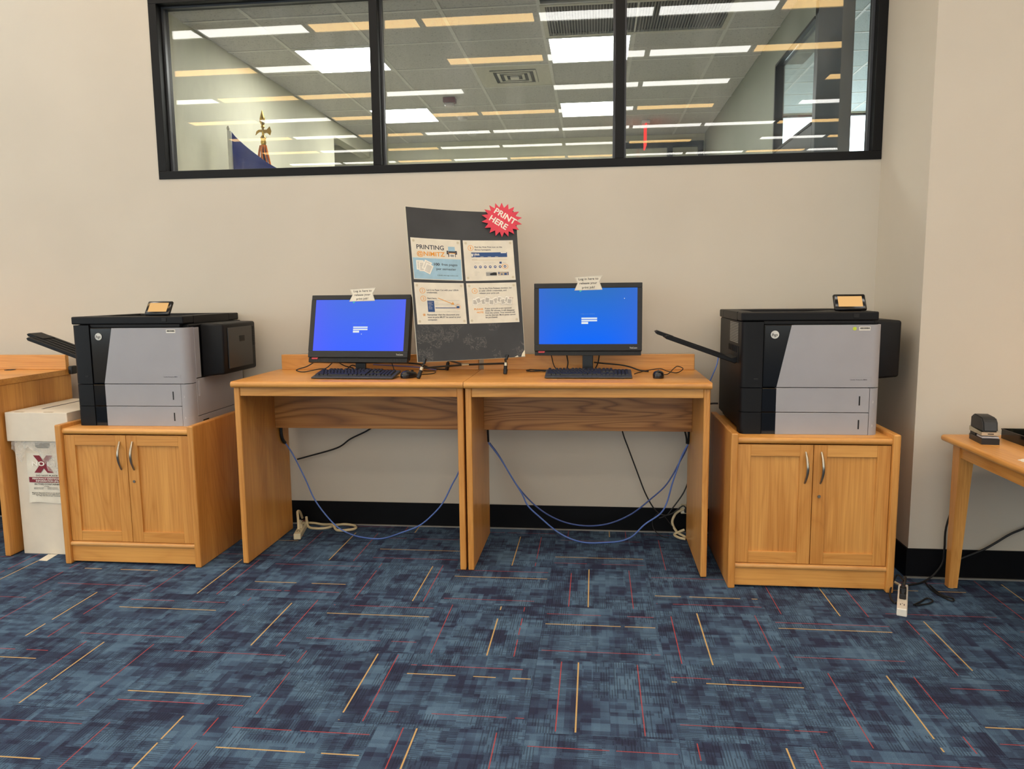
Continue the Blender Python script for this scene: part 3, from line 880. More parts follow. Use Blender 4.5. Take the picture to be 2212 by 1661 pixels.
# ---- printers -----------------------------------------------------------------
def wrap(bm, xl0, xl1, z0, z1, y=-.02, R=.045, xr=.64, yend=.06, th=.012, topround=0.0):
    """front skin that turns round the right-hand corner; its left edge may slant (xl0 at the foot, xl1 at the head)"""
    path = [None] + [(xr - R + R * math.sin(a), y + R - R * math.cos(a)) for a in [PI / 2 * k / 6 for k in range(7)]] + [(xr, yend)]
    inn = [None] + [(xr - R + (R - th) * math.sin(a), y + R - (R - th) * math.cos(a)) for a in [PI / 2 * k / 6 for k in range(7)]] + [(xr - th, yend)]
    L = []
    for z, xl in ((z0, xl0), (z1, xl1)):
        o_ = [bm.verts.new((xl, y, z))] + [bm.verts.new((p[0], p[1], z)) for p in path[1:]]
        i_ = [bm.verts.new((xl, y + th, z))] + [bm.verts.new((p[0], p[1], z)) for p in inn[1:]]
        L.append((o_, i_))
    (o0, i0), (o1, i1) = L
    n = len(o0); fs = []
    for k in range(n - 1):
        fs += [bm.faces.new((o0[k], o0[k + 1], o1[k + 1], o1[k])), bm.faces.new((i0[k], i1[k], i1[k + 1], i0[k + 1])),
               bm.faces.new((o0[k], i0[k], i0[k + 1], o0[k + 1])), bm.faces.new((o1[k], o1[k + 1], i1[k + 1], i1[k]))]
    fs += [bm.faces.new((o0[0], o1[0], i1[0], i0[0])), bm.faces.new((o0[-1], i0[-1], i1[-1], o1[-1]))]
    bmesh.ops.recalc_face_normals(bm, faces=fs)
    return bm

M_LCD_REFLECT = emitter('amber_display_reflection', (1.0, .58, .22), .85)  # emission stands in for amber ceiling light reflected in the display
def printer(label, loc, rz, green, panel_x, panel_yaw, panel_tilt):
    t = thing('laser_printer', label, 'printer', loc, rz, 'large office laser printers')
    D = .625
    b = nb(); box(b, 0.002, .634, .02, D, .02, .54, bev=.008); box(b, .02, .62, .04, D - .03, 0, .03)
    part('body', b, M_BLACK, t)
    # lid with sunken output bin
    l = nb()
    box(l, -.004, .62, -.012, .10, .542, .583, bev=.006); box(l, -.004, .62, .50, D, .542, .583, bev=.006)
    box(l, -.004, .07, .10, .50, .542, .583); box(l, .55, .62, .10, .50, .542, .583)
    prism(l, [(.07, .548), (.07, .553), (.55, .578), (.55, .548)], 'y', .10, .50)
    part('lid', l, M_BLACK, t)
    part('lid_button', bxm(.505, .53, -.0145, -.011, .555, .573, bev=.001), M_SLOT, t)
    # left front column in three pieces and the dark vertical strip beside it
    for z0, z1 in ((.0, .105), (.108, .222), (.226, .538)):
        c = nb(); n = 6
        pts = [(.0, .06)] + [(.025 - .025 * math.cos(PI / 2 * k / n), .005 - .025 * math.sin(PI / 2 * k / n)) for k in range(n + 1)] + [(.098, -.02), (.098, .06)]
        prism(c, pts, 'z', z0, z1)
        part('front_column', c, M_BLACK, t, True)
    part('front_door', bxm(.100, .24, -.018, .03, .226, .525, bev=.006), M_GLOSS, t)
    for z0, z1 in ((.0, .105), (.108, .222)):
        part('front_column', bxm(.100, .168, -.018, .03, z0, z1, bev=.002), M_GLOSS, t)
    part('header_strip', bxm(.10, .60, -.010, .03, .526, .541, bev=.002), M_BLACK, t)
    part('door_panel', wrap(nb(), .165, .226, .228, .5225, yend=.055), M_GREY, t, True, 'grey slanted front cover')
    for k, (z0, z1) in enumerate(((.108, .224), (.0, .105))):
        d = part('paper_drawer', bxm(.165, .590, -.020, .03, z0, z1, bev=.0015), M_GREY, t, False, 'grey paper drawer front')
        zc = (z0 + z1) / 2
        part('level_slot', bxm(.543, .549, -.0212, -.018, zc - .024, zc + .020), M_SLOT, d)
        part('drawer_number', _txt(lambda s, q: (s, -.0205, q), [(str(3 - (1 - k)) if False else ('2' if k == 0 else '3'), .604, .610, zc - .012, .010)]), M_INK_LOGO, d)
    part('corner_cover', wrap(nb(), .592, .592, .0, .224, yend=.05), M_GREY, t, True)
    # right-hand side
    part('side_cover', bxm(.634, .641, .052, .60, .045, .245, bev=.002), M_GREY, t, False, 'grey lower side cover')
    part('side_skirt', bxm(.634, .640, .052, .60, .0, .042, bev=.002), M_GREY, t)
    part('side_grip', bxm(.6405, .643, .066, .082, .15, .235, bev=.001), plain('light_grip_recess', (176, 178, 184), .3) if 'light_grip_recess' not in bpy.data.materials else bpy.data.materials['light_grip_recess'], t)
    part('side_notch', bxm(.6395, .642, .10, .16, .0, .016), M_SLOT, t)
    part('side_strip', bxm(.634, .641, .057, .108, .25, .52, bev=.002), M_GREY, t)
    e = nb()
    prism(e, [(.640, .25), (.770, .262), (.772, .536), (.640, .54)], 'y', .115, .515)
    bmesh.ops.bevel(e, geom=e.edges[:], offset=.012, segments=3, profile=.5, affect='EDGES')
    sb = part('side_feeder', e, M_BLACK, t, True, 'black box feeder on the right side')
    part('feeder_door', bxm(.771, .776, .165, .46, .288, .512, bev=.003), plain('satin_black_plastic', (44, 43, 42), .35) if 'satin_black_plastic' not in bpy.data.materials else bpy.data.materials['satin_black_plastic'], sb)
    part('feeder_latch', bxm(.775, .778, .30, .36, .43, .462, bev=.002), M_SLOT, sb)
    fv = nb()
    for k in range(11): box(fv, .771, .7745, .478, .500, .40 + k * .010, .405 + k * .010)
    o = part('feeder_vent', fv, M_SLOT, sb); o['kind'] = 'stuff'
    # left-hand side: vent, outlet, sloping tray
    vg = nb()
    for k in range(13): box(vg, -.0005, .004, .07, .30, .432 + k * .0078, .4355 + k * .0078)
    part('vent_plate', bxm(-.001, .004, .06, .31, .424, .538), M_BLACK, t)
    vg2 = nb()
    for k in range(13): box(vg2, -.003, -.0005, .075, .295, .432 + k * .0078, .4356 + k * .0078)
    vg.free()
    o = part('vent_slats', vg2, plain('grey_vent_slats', (150, 147, 138), .5) if 'grey_vent_slats' not in bpy.data.materials else bpy.data.materials['grey_vent_slats'], t); o['kind'] = 'stuff'
    part('paper_outlet', bxm(-.002, .004, .07, .34, .335, .415), M_SLOT, t)
    fn = nb()
    for k in range(6): box(fn, -.006, .0, .10 + k * .04, .112 + k * .04, .385, .415, bev=.002)
    o = part('outlet_fingers', fn, M_BLACK, t); o['kind'] = 'stuff'
    tr_ = nb()
    prism(tr_, [(.0, .338), (-.01, .330), (-.345, .452), (-.352, .464), (-.34, .470), (-.03, .358), (.0, .366)], 'y', .09, .27)
    bmesh.ops.bevel(tr_, geom=[e_ for e_ in tr_.edges if abs(e_.verts[0].co.y - e_.verts[1].co.y) < 1e-6], offset=.003, segments=1, affect='EDGES')
    st = part('side_tray', tr_, M_DARK if False else M_BLACK, t, False, 'black sloping side output tray')
    xt = nb(); prism(xt, [(-.30, .441), (-.385, .472), (-.392, .484), (-.38, .489), (-.30, .460)], 'y', .15, .25)
    part('tray_extension', xt, M_BLACK, st)
    rg = nb()
    for k in range(4): prism(rg, [(-.05, .366), (-.33, .466), (-.33, .469), (-.05, .369)], 'y', .115 + k * .04, .118 + k * .04)
    part('tray_ribs', rg, M_BLACK, st)
    sx_ = nb(); prism(sx_, [(.0, .395), (-.10, .428), (-.112, .440), (-.10, .447), (-.02, .424), (.0, .420)], 'y', .31, .40)
    if green: sx_.free()
    else: part('tray_stop', sx_, M_BLACK, t)
    # badge
    lg = nb(); put_disc(lg, lambda s, q: (s, -.0195, q), .150, .478, .0190, .0190, 28)
    ext = bmesh.ops.extrude_face_region(lg, geom=lg.faces[:]); bmesh.ops.translate(lg, vec=(0, -.002, 0), verts=[v_ for v_ in ext['geom'] if isinstance(v_, bmesh.types.BMVert)])
    bmesh.ops.recalc_face_normals(lg, faces=lg.faces[:])
    badge = part('logo_badge', lg, M_INK_LOGO, t)
    part('lettering', _txt(lambda s, q: (s + (q - .478) * .22, -.0220, q), [('hp', .1375, .1625, .4705, .0145)], .012), M_INK_BLACK, badge)
    part('model_lettering', _txt(lambda s, q: (s, -.0206, q), [('LaserJet Enterprise M806', .500, .576, .262, .0050)], .01), M_INK_BLACK, t)
    ol = nb()
    for (a, b_, c, d) in ((.494, .594, .2745, .2752), (.594, .5947, .255, .2752)): box(ol, a, b_, -.0206, -.0199, c, d)
    part('nameplate_line', ol, M_INK_GREY, t)
    lb = part('asset_label', bxm(.530, .580, -.0212, -.020, .496, .513), M_LABEL, t)
    bc = nb(); rr = random.Random(3); x = .534
    while x < .576:
        wd = rr.choice((.0008, .0014, .002)); box(bc, x, x + wd, -.0217, -.0211, .502, .5105); x += wd + rr.choice((.0008, .0014))
    o = part('barcode', bc, M_INK_BLACK, lb); o['kind'] = 'stuff'
    if green:
        gs = nb(); put_disc(gs, lambda s, q: (s, -.0207, q), .510, .5045, .0085, .0085, 20)
        ext = bmesh.ops.extrude_face_region(gs, geom=gs.faces[:]); bmesh.ops.translate(gs, vec=(0, -.0006, 0), verts=[v_ for v_ in ext['geom'] if isinstance(v_, bmesh.types.BMVert)])
        bmesh.ops.recalc_face_normals(gs, faces=gs.faces[:])
        part('round_sticker', gs, plain('lime_sticker', (196, 214, 60), .6), t, False, 'round lime green sticker')
    part('status_light', bxm(.058, .078, -.0215, -.0195, .262, .270, bev=.001), M_SLOT, t)
    # control panel
    R = Matrix.Translation((panel_x, .07, .586)) @ Matrix.Rotation(panel_yaw, 4, 'Z') @ Matrix.Rotation(-panel_tilt, 4, 'X')
    cp = nb(); box(cp, -.075, .075, -.008, .010, .0, .086, bev=.008, seg=3); bmesh.ops.transform(cp, matrix=R, verts=cp.verts[:])
    c_ = part('control_panel', cp, M_GLOSS, t, True, 'small tilted touch panel')
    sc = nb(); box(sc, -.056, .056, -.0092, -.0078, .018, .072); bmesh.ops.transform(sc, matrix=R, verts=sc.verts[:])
    part('display', sc, M_LCD_REFLECT, c_)
    ht = nb(); box(ht, -.05, .05, .004, .05, -.004, .012, bev=.003); bmesh.ops.transform(ht, matrix=R, verts=ht.verts[:])
    part('hinge', ht, M_BLACK, c_)
    return t

def _txt(fn, items, bold=0.0):
    bm = nb()
    for body, s0, s1, base, cap in items: put_text(bm, fn, body, s0, s1, base, cap, bold)
    return bm
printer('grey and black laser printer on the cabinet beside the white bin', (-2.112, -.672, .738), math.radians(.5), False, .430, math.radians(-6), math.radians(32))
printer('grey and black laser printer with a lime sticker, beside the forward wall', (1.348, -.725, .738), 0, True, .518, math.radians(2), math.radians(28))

# ---- computers ------------------------------------------------------------------
def mat_screen(name, c_top, c_bot, c_side, strength):
    g = G(name)
    x, y, z = g.xyz(g.obj())
    f = g.M('MULTIPLY', g.M('SUBTRACT', z, .15), 3.4, clamp=True)
    col = g.mix(f, lin(c_bot), lin(c_top))
    side = g.M('POWER', g.M('ABSOLUTE', g.M('MULTIPLY', x, 3.9)), 2.5, clamp=True)
    col = g.mix(g.M('MULTIPLY', side, .5), col, lin(c_side))
    e = g.n('ShaderNodeEmission'); g.put(e.inputs[0], col); e.inputs[1].default_value = strength
    gl = g.n('ShaderNodeBsdfGlossy'); gl.inputs['Roughness'].default_value = .35
    ms = g.n('ShaderNodeMixShader'); ms.inputs[0].default_value = .006
    g.t.links.new(e.outputs[0], ms.inputs[1]); g.t.links.new(gl.outputs[0], ms.inputs[2]); g.t.links.new(ms.outputs[0], g.out.inputs[0])
    return g.m
M_SCR_R = mat_screen('blue_login_screen', (46, 112, 196), (2, 104, 252), (62, 104, 214), 1.0)
M_SCR_L = mat_screen('violet_blue_login_screen', (78, 116, 224), (66, 104, 254), (98, 98, 252), 1.0)
M_UI = emitter('white_screen_fields', (.86, .93, .95), .9)
M_UI_G = emitter('green_screen_icon', (.10, .75, .30), .9)
M_UI_D = emitter('dim_screen_text', (.13, .30, .60), 1.0)

def computer(label, loc, yaw, tilt, pw, ph, zb, zlow, scr_mat, cursor, group='all in one computers'):
    """pw panel width, ph bezel height, zb height of the bezel foot above the desk, zlow height of the foot of the speaker bar"""
    t = thing('desktop_computer', label, 'computer', loc, yaw, group)
    R = Matrix.Translation((0, 0, zb)) @ Matrix.Rotation(-tilt, 4, 'X') @ Matrix.Translation((0, 0, -zb))
    def add(name, bm, mat, par=None, sm=False, lb=None):
        bmesh.ops.transform(bm, matrix=R, verts=bm.verts[:])
        return part(name, bm, mat, par or t, sm, lb)
    h = pw / 2
    sx, sz0, sz1 = h - .026, zb + .037, zb + ph - .027
    bz = nb()
    box(bz, -h, h, -.012, .0, sz1, zb + ph, bev=.003); box(bz, -h, h, -.012, .0, zb, sz0, bev=.003)
    box(bz, -h, -sx, -.012, .0, sz0, sz1); box(bz, sx, h, -.012, .0, sz0, sz1)
    add('bezel', bz, M_DARK)
    add('back_cover', bxm(-h, h, .0, .05, zb - .01, zb + ph - .002, bev=.01), M_DARK)
    s = add('screen', bxm(-sx, sx, -.0095, -.001, sz0, sz1), scr_mat)
    sp_ = nb(); box(sp_, -h + .002, h - .004, -.004, .03, zlow, zb - .002, bev=.002)
    spb = add('speaker_bar', sp_, M_DARK)
    rb = nb()
    n = 70
    for k in range(n):
        x = -h + .01 + k * (pw - .024) / (n - 1)
        box(rb, x - .0012, x + .0012, -.0052, -.004, zlow + .004, zb - .004)
    o = add('speaker_slots', rb, M_SLOT, spb); o['kind'] = 'stuff'
    rt = nb(); prism(rt, [(-h + .022, zb - .001), (-h + .058, zb - .001), (-h + .054, zb - .010), (-h + .022, zb - .010)], 'y', -.0075, -.002)
    add('power_tab', rt, M_RED_BTN, None, False, 'red tab')
    fn = lambda y: (lambda s_, q: (s_, y, q))
    add('brand_lettering', _txt(fn(-.0126), [('ThinkCentre', h - .066, h - .026, zb + .012, .009)], .01), M_INK_LOGO)
    # log-in page
    ui = nb(); cx = sx * .03; cz = (sz0 + sz1) / 2 - .012
    for (a, b, c, d) in ((cx - .042, cx + .042, cz - .004, cz + .004), (cx - .042, cx + .042, cz - .016, cz - .008), (cx - .042, cx - .006, cz - .030, cz - .019)):
        put_rect(ui, fn(-.0100), a, b, c, d, 1)
    cu = cursor
    put_disc(ui, fn(-.0101), cu[0], cz + cu[1], .0022, .0022, 8)
    add('login_fields', ui, M_UI, s)
    ic = nb(); put_ring(ic, fn(-.0100), cx - .046, sz1 - .012, .0055, .0055, .45, 16); put_rect(ic, fn(-.0100), cx - .0515, cx - .0485, sz1 - .020, sz1 - .012, 1)
    add('page_icon', ic, M_UI_G, s)
    add('page_heading', _txt(fn(-.0100), [('Log in to release', cx - .045, cx + .03, cz + .022, .004)]), M_UI_D, s)
    # stand
    stn = nb(); box(stn, -.029, .029, .034, .052, .012, zb + .02, bev=.003)
    part('stand_neck', stn, M_STEEL_BLK, t)
    add('mount_bracket', bxm(-.05, .05, .048, .085, zb - .008, zb + .15, bev=.005), M_STEEL_BLK)
    bs = nb(); box(bs, -.11, .11, -.05, .13, .0, .014, bev=.005); part('stand_base', bs, M_STEEL_BLK, t)
    return t, R

cR, RR = computer('computer with a bright blue log in screen right of the easel', (.614, -.335, DT), 0, math.radians(3), .578, .364, .123, .098, M_SCR_R, (.195, .105))
LY, LT = math.radians(-4), math.radians(15)
cL, RL = computer('computer with a violet blue log in screen left of the easel', (-.646, -.40, DT), LY, LT, .578, .353, .092, .066, M_SCR_L, (.016, -.038))

def paper_tag(label, loc, yaw, tilt, wd, ht):
    t = thing('paper_tag', label, 'sign', loc, yaw, 'log in tags on the monitors')
    R = Matrix.Rotation(-tilt, 4, 'X')
    bm = nb()
    h = wd / 2; hh = ht / 2
    pts = [(-h, hh), (-h * .78, 0.004), (-h * 1.0, -hh), (h * 1.0, -hh), (h * .78, 0.004), (h, hh)]
    prism(bm, [(p[0], p[1] + .004 * (1 if p[0] > 0 else -1) * (1 if p[1] > 0 else .4)) for p in pts][::-1], 'y', -.0008, .0008)
    bmesh.ops.transform(bm, matrix=R, verts=bm.verts[:])
    pp_ = part('paper', bm, M_PAPER, t)
    tx = _txt(lambda s, q: (s, -.0013, q + .03 * s), [('Log in here to', -h * .70, h * .70, hh * .46, .012), ('release your', -h * .62, h * .62, -hh * .14, .012), ('print job!', -h * .45, h * .45, -hh * .76, .012)], .012)
    bmesh.ops.transform(tx, matrix=R, verts=tx.verts[:])
    part('lettering', tx, M_INK_BLACK, t)
    ln = nb(); f_ = lambda s, q: (s, -.0012, q + .03 * s)
    for a, b in zip(pts, pts[1:] + pts[:1]): put_line(ln, f_, (a[0] * .97, a[1] * .95), (b[0] * .97, b[1] * .95), .0004)
    bmesh.ops.transform(ln, matrix=R, verts=ln.verts[:])
    part('outline', ln, M_INK_GREY, t)
    return t
paper_tag('white paper tag taped over the top of the right monitor', (.617, -.335 - .0145 + .016, DT + .486), 0, math.radians(3), .150, .074)
_p = Matrix.Translation((-.646, -.40, DT)) @ Matrix.Rotation(LY, 4, 'Z') @ RL @ Vector((.010, -.0145, .444))
paper_tag('white paper tag taped over the top of the left monitor', tuple(_p), LY, LT, .150, .072)

# ---- keyboards -------------------------------------------------------------------
def keyboard(label, loc, rz):
    t = thing('keyboard', label, 'keyboard', loc, rz, 'black keyboards')
    Wd, Dp, H0, H1 = .445, .150, .010, .034
    sl = (H1 - H0) / Dp
    top = lambda y: H0 + sl * y
    bm = nb()
    prism(bm, [(0, .003), (0, H0), (Dp, H1), (Dp, H1 - .016), (.03, .003)], 'x', -Wd / 2, Wd / 2)
    bmesh.ops.bevel(bm, geom=bm.edges[:], offset=.0025, segments=1, affect='EDGES')
    part('case', bm, M_KEYS, t)
    kb = nb()
    def key(x0, x1, y0, y1):
        z0, z1 = top(y0), top(y1); hgt = .0085; i = .0024
        lo = [(x0, y0, z0), (x1, y0, z0), (x1, y1, z1), (x0, y1, z1)]
        hi = [(x0 + i, y0 + i * .8, z0 + hgt), (x1 - i, y0 + i * .8, z0 + hgt), (x1 - i, y1 - i, z1 + hgt), (x0 + i, y1 - i, z1 + hgt)]
        a = [kb.verts.new(p) for p in lo]; b = [kb.verts.new(p) for p in hi]
        kb.faces.new(b); kb.faces.new(a[::-1])
        for k in range(4): kb.faces.new((a[k], a[(k + 1) % 4], b[(k + 1) % 4], b[k]))
    U = .0186; x0 = -Wd / 2 + .010; gap = .0016
    rows = [(.030, [1.25, 1.25, 1.25, 6.25, 1.25, 1.25, 1.25, 1.25]), (.0492, [2.25] + [1] * 10 + [2.75]), (.0684, [1.75] + [1] * 11 + [2.25]), (.0876, [1.5] + [1] * 12 + [1.5]), (.1068, [1] * 13 + [2]), (.130, [1] + [-1] + [1] * 4 + [-.5] + [1] * 4 + [-.5] + [1] * 4)]
    for y, ks in rows:
        x = x0
        for k in ks:
            if k > 0: key(x + gap / 2, x + k * U - gap / 2, y, y + .0176)
            x += abs(k) * U
    xb = x0 + 15.25 * U
    for y, cols in ((.030, (0, 1, 2)), (.0492, (1,)), (.0876, (0, 1, 2)), (.1068, (0, 1, 2)), (.130, (0, 1, 2))):
        for c in cols: key(xb + c * U + gap / 2, xb + (c + 1) * U - gap / 2, y, y + .0176)
    xc = xb + 3.25 * U
    for y in (.030, .0492, .0684, .0876, .1068):
        for c in range(4): key(xc + c * U + gap / 2, xc + (c + 1) * U - gap / 2, y, y + .0176)
    o = part('keys', kb, M_KEYCAP, t); o['kind'] = 'stuff'
    for s in (-1, 1):
        part('foot', bxm(s * .17 - .012, s * .17 + .012, Dp - .03, Dp - .02, 0, H1 - .012, bev=.001), M_STEEL_BLK, t)
        part('front_pad', bxm(s * .17 - .012, s * .17 + .012, .012, .02, 0, .006), M_STEEL_BLK, t)
    return t
keyboard('black keyboard in front of the right computer', (.619, -.590, DT), 0)
keyboard('black keyboard in front of the left computer', (-.610, -.632, DT), math.radians(-2.5))

def mouse(label, loc, rz):
    t = thing('mouse', label, 'mouse', loc, rz, 'black computer mice')
    bm = nb(); NU_, NV_ = 20, 8
    rings = []
    for j in range(NV_ + 1):
        ph = PI / 2 * j / NV_
        ring = []
        for k in range(NU_):
            a = 2 * PI * k / NU_
            ex = 2.6
            cx_ = abs(math.cos(a)) ** (2 / ex) * (1 if math.cos(a) >= 0 else -1); sy_ = abs(math.sin(a)) ** (2 / ex) * (1 if math.sin(a) >= 0 else -1)
            r = math.cos(ph) ** .55 if j < NV_ else 0.04
            z = .012 + .024 * math.sin(ph) * (1 - .18 * sy_)
            ring.append(bm.verts.new((.029 * cx_ * r, .052 * sy_ * r, z)))
        rings.append(ring)
    foot = [bm.verts.new((v_.co.x * .96, v_.co.y * .97, .001)) for v_ in rings[0]]
    rings = [foot] + rings
    for a, c in zip(rings, rings[1:]):
        for k in range(NU_): bm.faces.new((a[k], a[(k + 1) % NU_], c[(k + 1) % NU_], c[k]))
    bm.faces.new(rings[0][::-1]); bm.faces.new(rings[-1])
    bmesh.ops.recalc_face_normals(bm, faces=bm.faces[:])
    part('shell', bm, plain('satin_black_mouse', (24, 24, 27), .25) if 'satin_black_mouse' not in bpy.data.materials else bpy.data.materials['satin_black_mouse'], t, True)
    wv = nb(); n = 14
    a = [wv.verts.new((-.003, .026 + .009 * math.cos(2 * PI * k / n), .031 + .008 * math.sin(2 * PI * k / n))) for k in range(n)]
    b = [wv.verts.new((.003, .026 + .009 * math.cos(2 * PI * k / n), .031 + .008 * math.sin(2 * PI * k / n))) for k in range(n)]
    for k in range(n): wv.faces.new((a[k], a[(k + 1) % n], b[(k + 1) % n], b[k]))
    wv.faces.new(a[::-1]); wv.faces.new(b); bmesh.ops.recalc_face_normals(wv, faces=wv.faces[:])
    part('scroll_wheel', wv, M_DARK, t)
    return t
mouse('black mouse at the right end of the right desk', (.976, -.53, DT), math.radians(-6))
mouse('black mouse beside the easel foot on the left desk', (-.322, -.555, DT), math.radians(-30))

# ---- poster board on easel ---------------------------------------------------------
BL, BR, TL, TR = Vector((-.251, -.64, 1.076)), Vector((.279, -.40, 1.083)), Vector((-.342, -.45, 1.881)), Vector((.217, -.21, 1.862))
BN = (BR - BL).cross(TL - BL).normalized()
B0 = (BL + BR) / 2
def bpt(u, v, off=0.0):
    P = (TL * (1 - u) + TR * u) * (1 - v) + (BL * (1 - u) + BR * u) * v
    return P - BN * (.02 * 4 * u * (1 - u) * (1 - .6 * v)) + BN * off - B0
board = thing('poster_board', 'black foam board with printing instructions leaning on the easel', 'poster', tuple(B0))
def slab(fn, s0, s1, t0, t1, o0, o1, nu=14, nv=10):
    bm = nb()
    A = [[bm.verts.new(fn(s0 + (s1 - s0) * i / nu, t0 + (t1 - t0) * j / nv, o1)) for j in range(nv + 1)] for i in range(nu + 1)]
    B = [[bm.verts.new(fn(s0 + (s1 - s0) * i / nu, t0 + (t1 - t0) * j / nv, o0)) for j in range(nv + 1)] for i in range(nu + 1)]
    for i in range(nu):
        for j in range(nv):
            bm.faces.new((A[i][j], A[i + 1][j], A[i + 1][j + 1], A[i][j + 1])); bm.faces.new((B[i][j], B[i][j + 1], B[i + 1][j + 1], B[i + 1][j]))
    for i in range(nu):
        bm.faces.new((A[i][0], B[i][0], B[i + 1][0], A[i + 1][0])); bm.faces.new((A[i][nv], A[i + 1][nv], B[i + 1][nv], B[i][nv]))
    for j in range(nv):
        bm.faces.new((A[0][j], A[0][j + 1], B[0][j + 1], B[0][j])); bm.faces.new((A[nu][j], B[nu][j], B[nu][j + 1], A[nu][j + 1]))
    bmesh.ops.recalc_face_normals(bm, faces=bm.faces[:])
    return bm
part('face_sheet', slab(lambda u, v, o: bpt(u, v, o), 0, 1, 0, 1, -.0006, 0), M_BOARD, board)
part('foam_core', slab(lambda u, v, o: bpt(u, v, o), -.003, 1.003, -.0012, 1.0012, -.0065, -.0008), M_FOAM, board)
cn = nb(); f_ = lambda u, v: bpt(u, v, .0006)
put_poly(cn, f_, [(.965, .998), (1.0, .998), (.999, .955), (.975, .978)])
put_poly(cn, f_, [(.90, .998), (.94, .998), (.93, .990)])
part('chipped_corner', cn, M_FOAM, board)

SH = {1: [(.0206, .2009), (.4725, .2025), (.4695, .4776), (.0227, .4718)], 2: [(.4946, .203), (.9551, .1966), (.9591, .4729), (.4946, .4786)],
      3: [(.0203, .493), (.4729, .4934), (.4764, .7645), (.023, .7624)], 4: [(.4965, .4943), (.9612, .4902), (.9684, .7636), (.5005, .7634)]}
def sheet_fn(k):
    a, b, c, d = SH[k]
    def fn(s, t, o=0.0):   # t from the head of the sheet downwards
        u = (a[0] * (1 - s) + b[0] * s) * (1 - t) + (d[0] * (1 - s) + c[0] * s) * t
        v = (a[1] * (1 - s) + b[1] * s) * (1 - t) + (d[1] * (1 - s) + c[1] * s) * t
        return bpt(u, v, o)
    return fn
def up(fn, o):             # t upwards for lettering: base given as 1 - t
    return lambda s, q: fn(s, 1 - q, o)
def txts(fn, items, bold=0.01, o=.0016):
    bm = nb()
    for body, s0, s1, tb_, cap in items: put_text(bm, up(fn, o), body, s0, s1, 1 - tb_, cap, bold)
    return bm
CAPH = .037
# sheet 1
F = sheet_fn(1); s1 = part('paper_sheet', slab(F, 0, 1, 0, 1, .0003, .0012), M_PAPER, board, False, 'sheet headed printing with a printer picture')
part('heading_lettering', txts(F, [('PRINTING', .105, .655, .265, .105)], .018), M_INK, s1)
part('place_lettering', txts(F, [('@NIMITZ', .105, .665, .425, .105)], .018), M_INK_ORANGE, s1)
bm = nb(); put_rect(bm, lambda s, q: F(s, q, .0015), .012, .985, .48, .985, 12); part('blue_band', bm, M_INK_SKY, s1)
part('allowance_lettering', txts(F, [('100', .43, .545, .65, .062)], .035, .0019), M_INK, s1)
part('allowance_lettering', txts(F, [('free pages', .585, .905, .645, .055), ('per semester', .475, .875, .755, .055), ('A double sided page counts as one.', .485, .91, .895, .026)], .012, .0019), M_INK, s1)
f1_ = lambda s, q: F(s, q, .0016); f2_ = lambda s, q: F(s, q, .0019); f3_ = lambda s, q: F(s, q, .0022)
ic = nb(); put_rect(ic, f1_, .705, .915, .275, .365, 3); put_rect(ic, f1_, .735, .885, .355, .425, 2); o = part('printer_picture', ic, M_INK, s1)
ic = nb(); put_rect(ic, f2_, .74, .875, .175, .285, 2); part('picture_paper', ic, M_INK_SKY, s1)
ic = nb(); put_rect(ic, f2_, .755, .87, .345, .44, 2); put_rect(ic, f2_, .735, .745, .30, .31, 1); part('picture_paper', ic, M_INK_WHITE, s1)
ic = nb(); put_rect(ic, f3_, .735, .89, .328, .340, 2); part('picture_stripe', ic, M_INK_ORANGE, s1)
ic = nb(); put_rect(ic, f3_, .775, .85, .365, .425, 2); part('picture_print', ic, M_INK_GREY, s1)
def page(bmw, bml, fn0, fn1, cs, ct, wd, ht, ang, asp):
    ca, sa = math.cos(ang), math.sin(ang)
    def q(a, b): return (cs + (a * ca - b * sa), ct + (a * sa + b * ca) * asp)
    put_poly(bmw, fn0, [q(-wd, -ht), q(wd, -ht), q(wd, ht), q(-wd, ht)])
    for k in range(9):
        b = -ht * .7 + k * ht * .175
        put_poly(bml, fn1, [q(-wd * .7, b - .003), q(wd * .7, b - .003), q(wd * .7, b + .003), q(-wd * .7, b + .003)])
asp = 1.2
for n_, (cs, ct, ang) in enumerate(((.15, .655, .0), (.20, .69, .02), (.285, .66, .42), (.31, .735, .45))):
    pwm, plm = nb(), nb(); o_ = .0018 + .0003 * n_
    page(pwm, plm, (lambda o_: lambda s, q: F(s, q, o_))(o_), (lambda o_: lambda s, q: F(s, q, o_ + .00012))(o_), cs, ct, .075, .095, ang, asp)
    a_ = part('page_picture', pwm, M_INK_WHITE, s1); part('page_lines', plm, M_INK_GREY, s1)
def tacks(fn, par):
    for (a, b) in ((.055, .07), (.945, .07), (.05, .93), (.95, .93)):
        tk = nb(); put_disc(tk, lambda s, q: fn(s, q, .00145), a, b, .026, .032, 14); part('tack_patch', tk, M_TACK, par)
M_TACK = plain('yellowed_tack_mark', (206, 196, 170), .6)
tacks(F, s1)
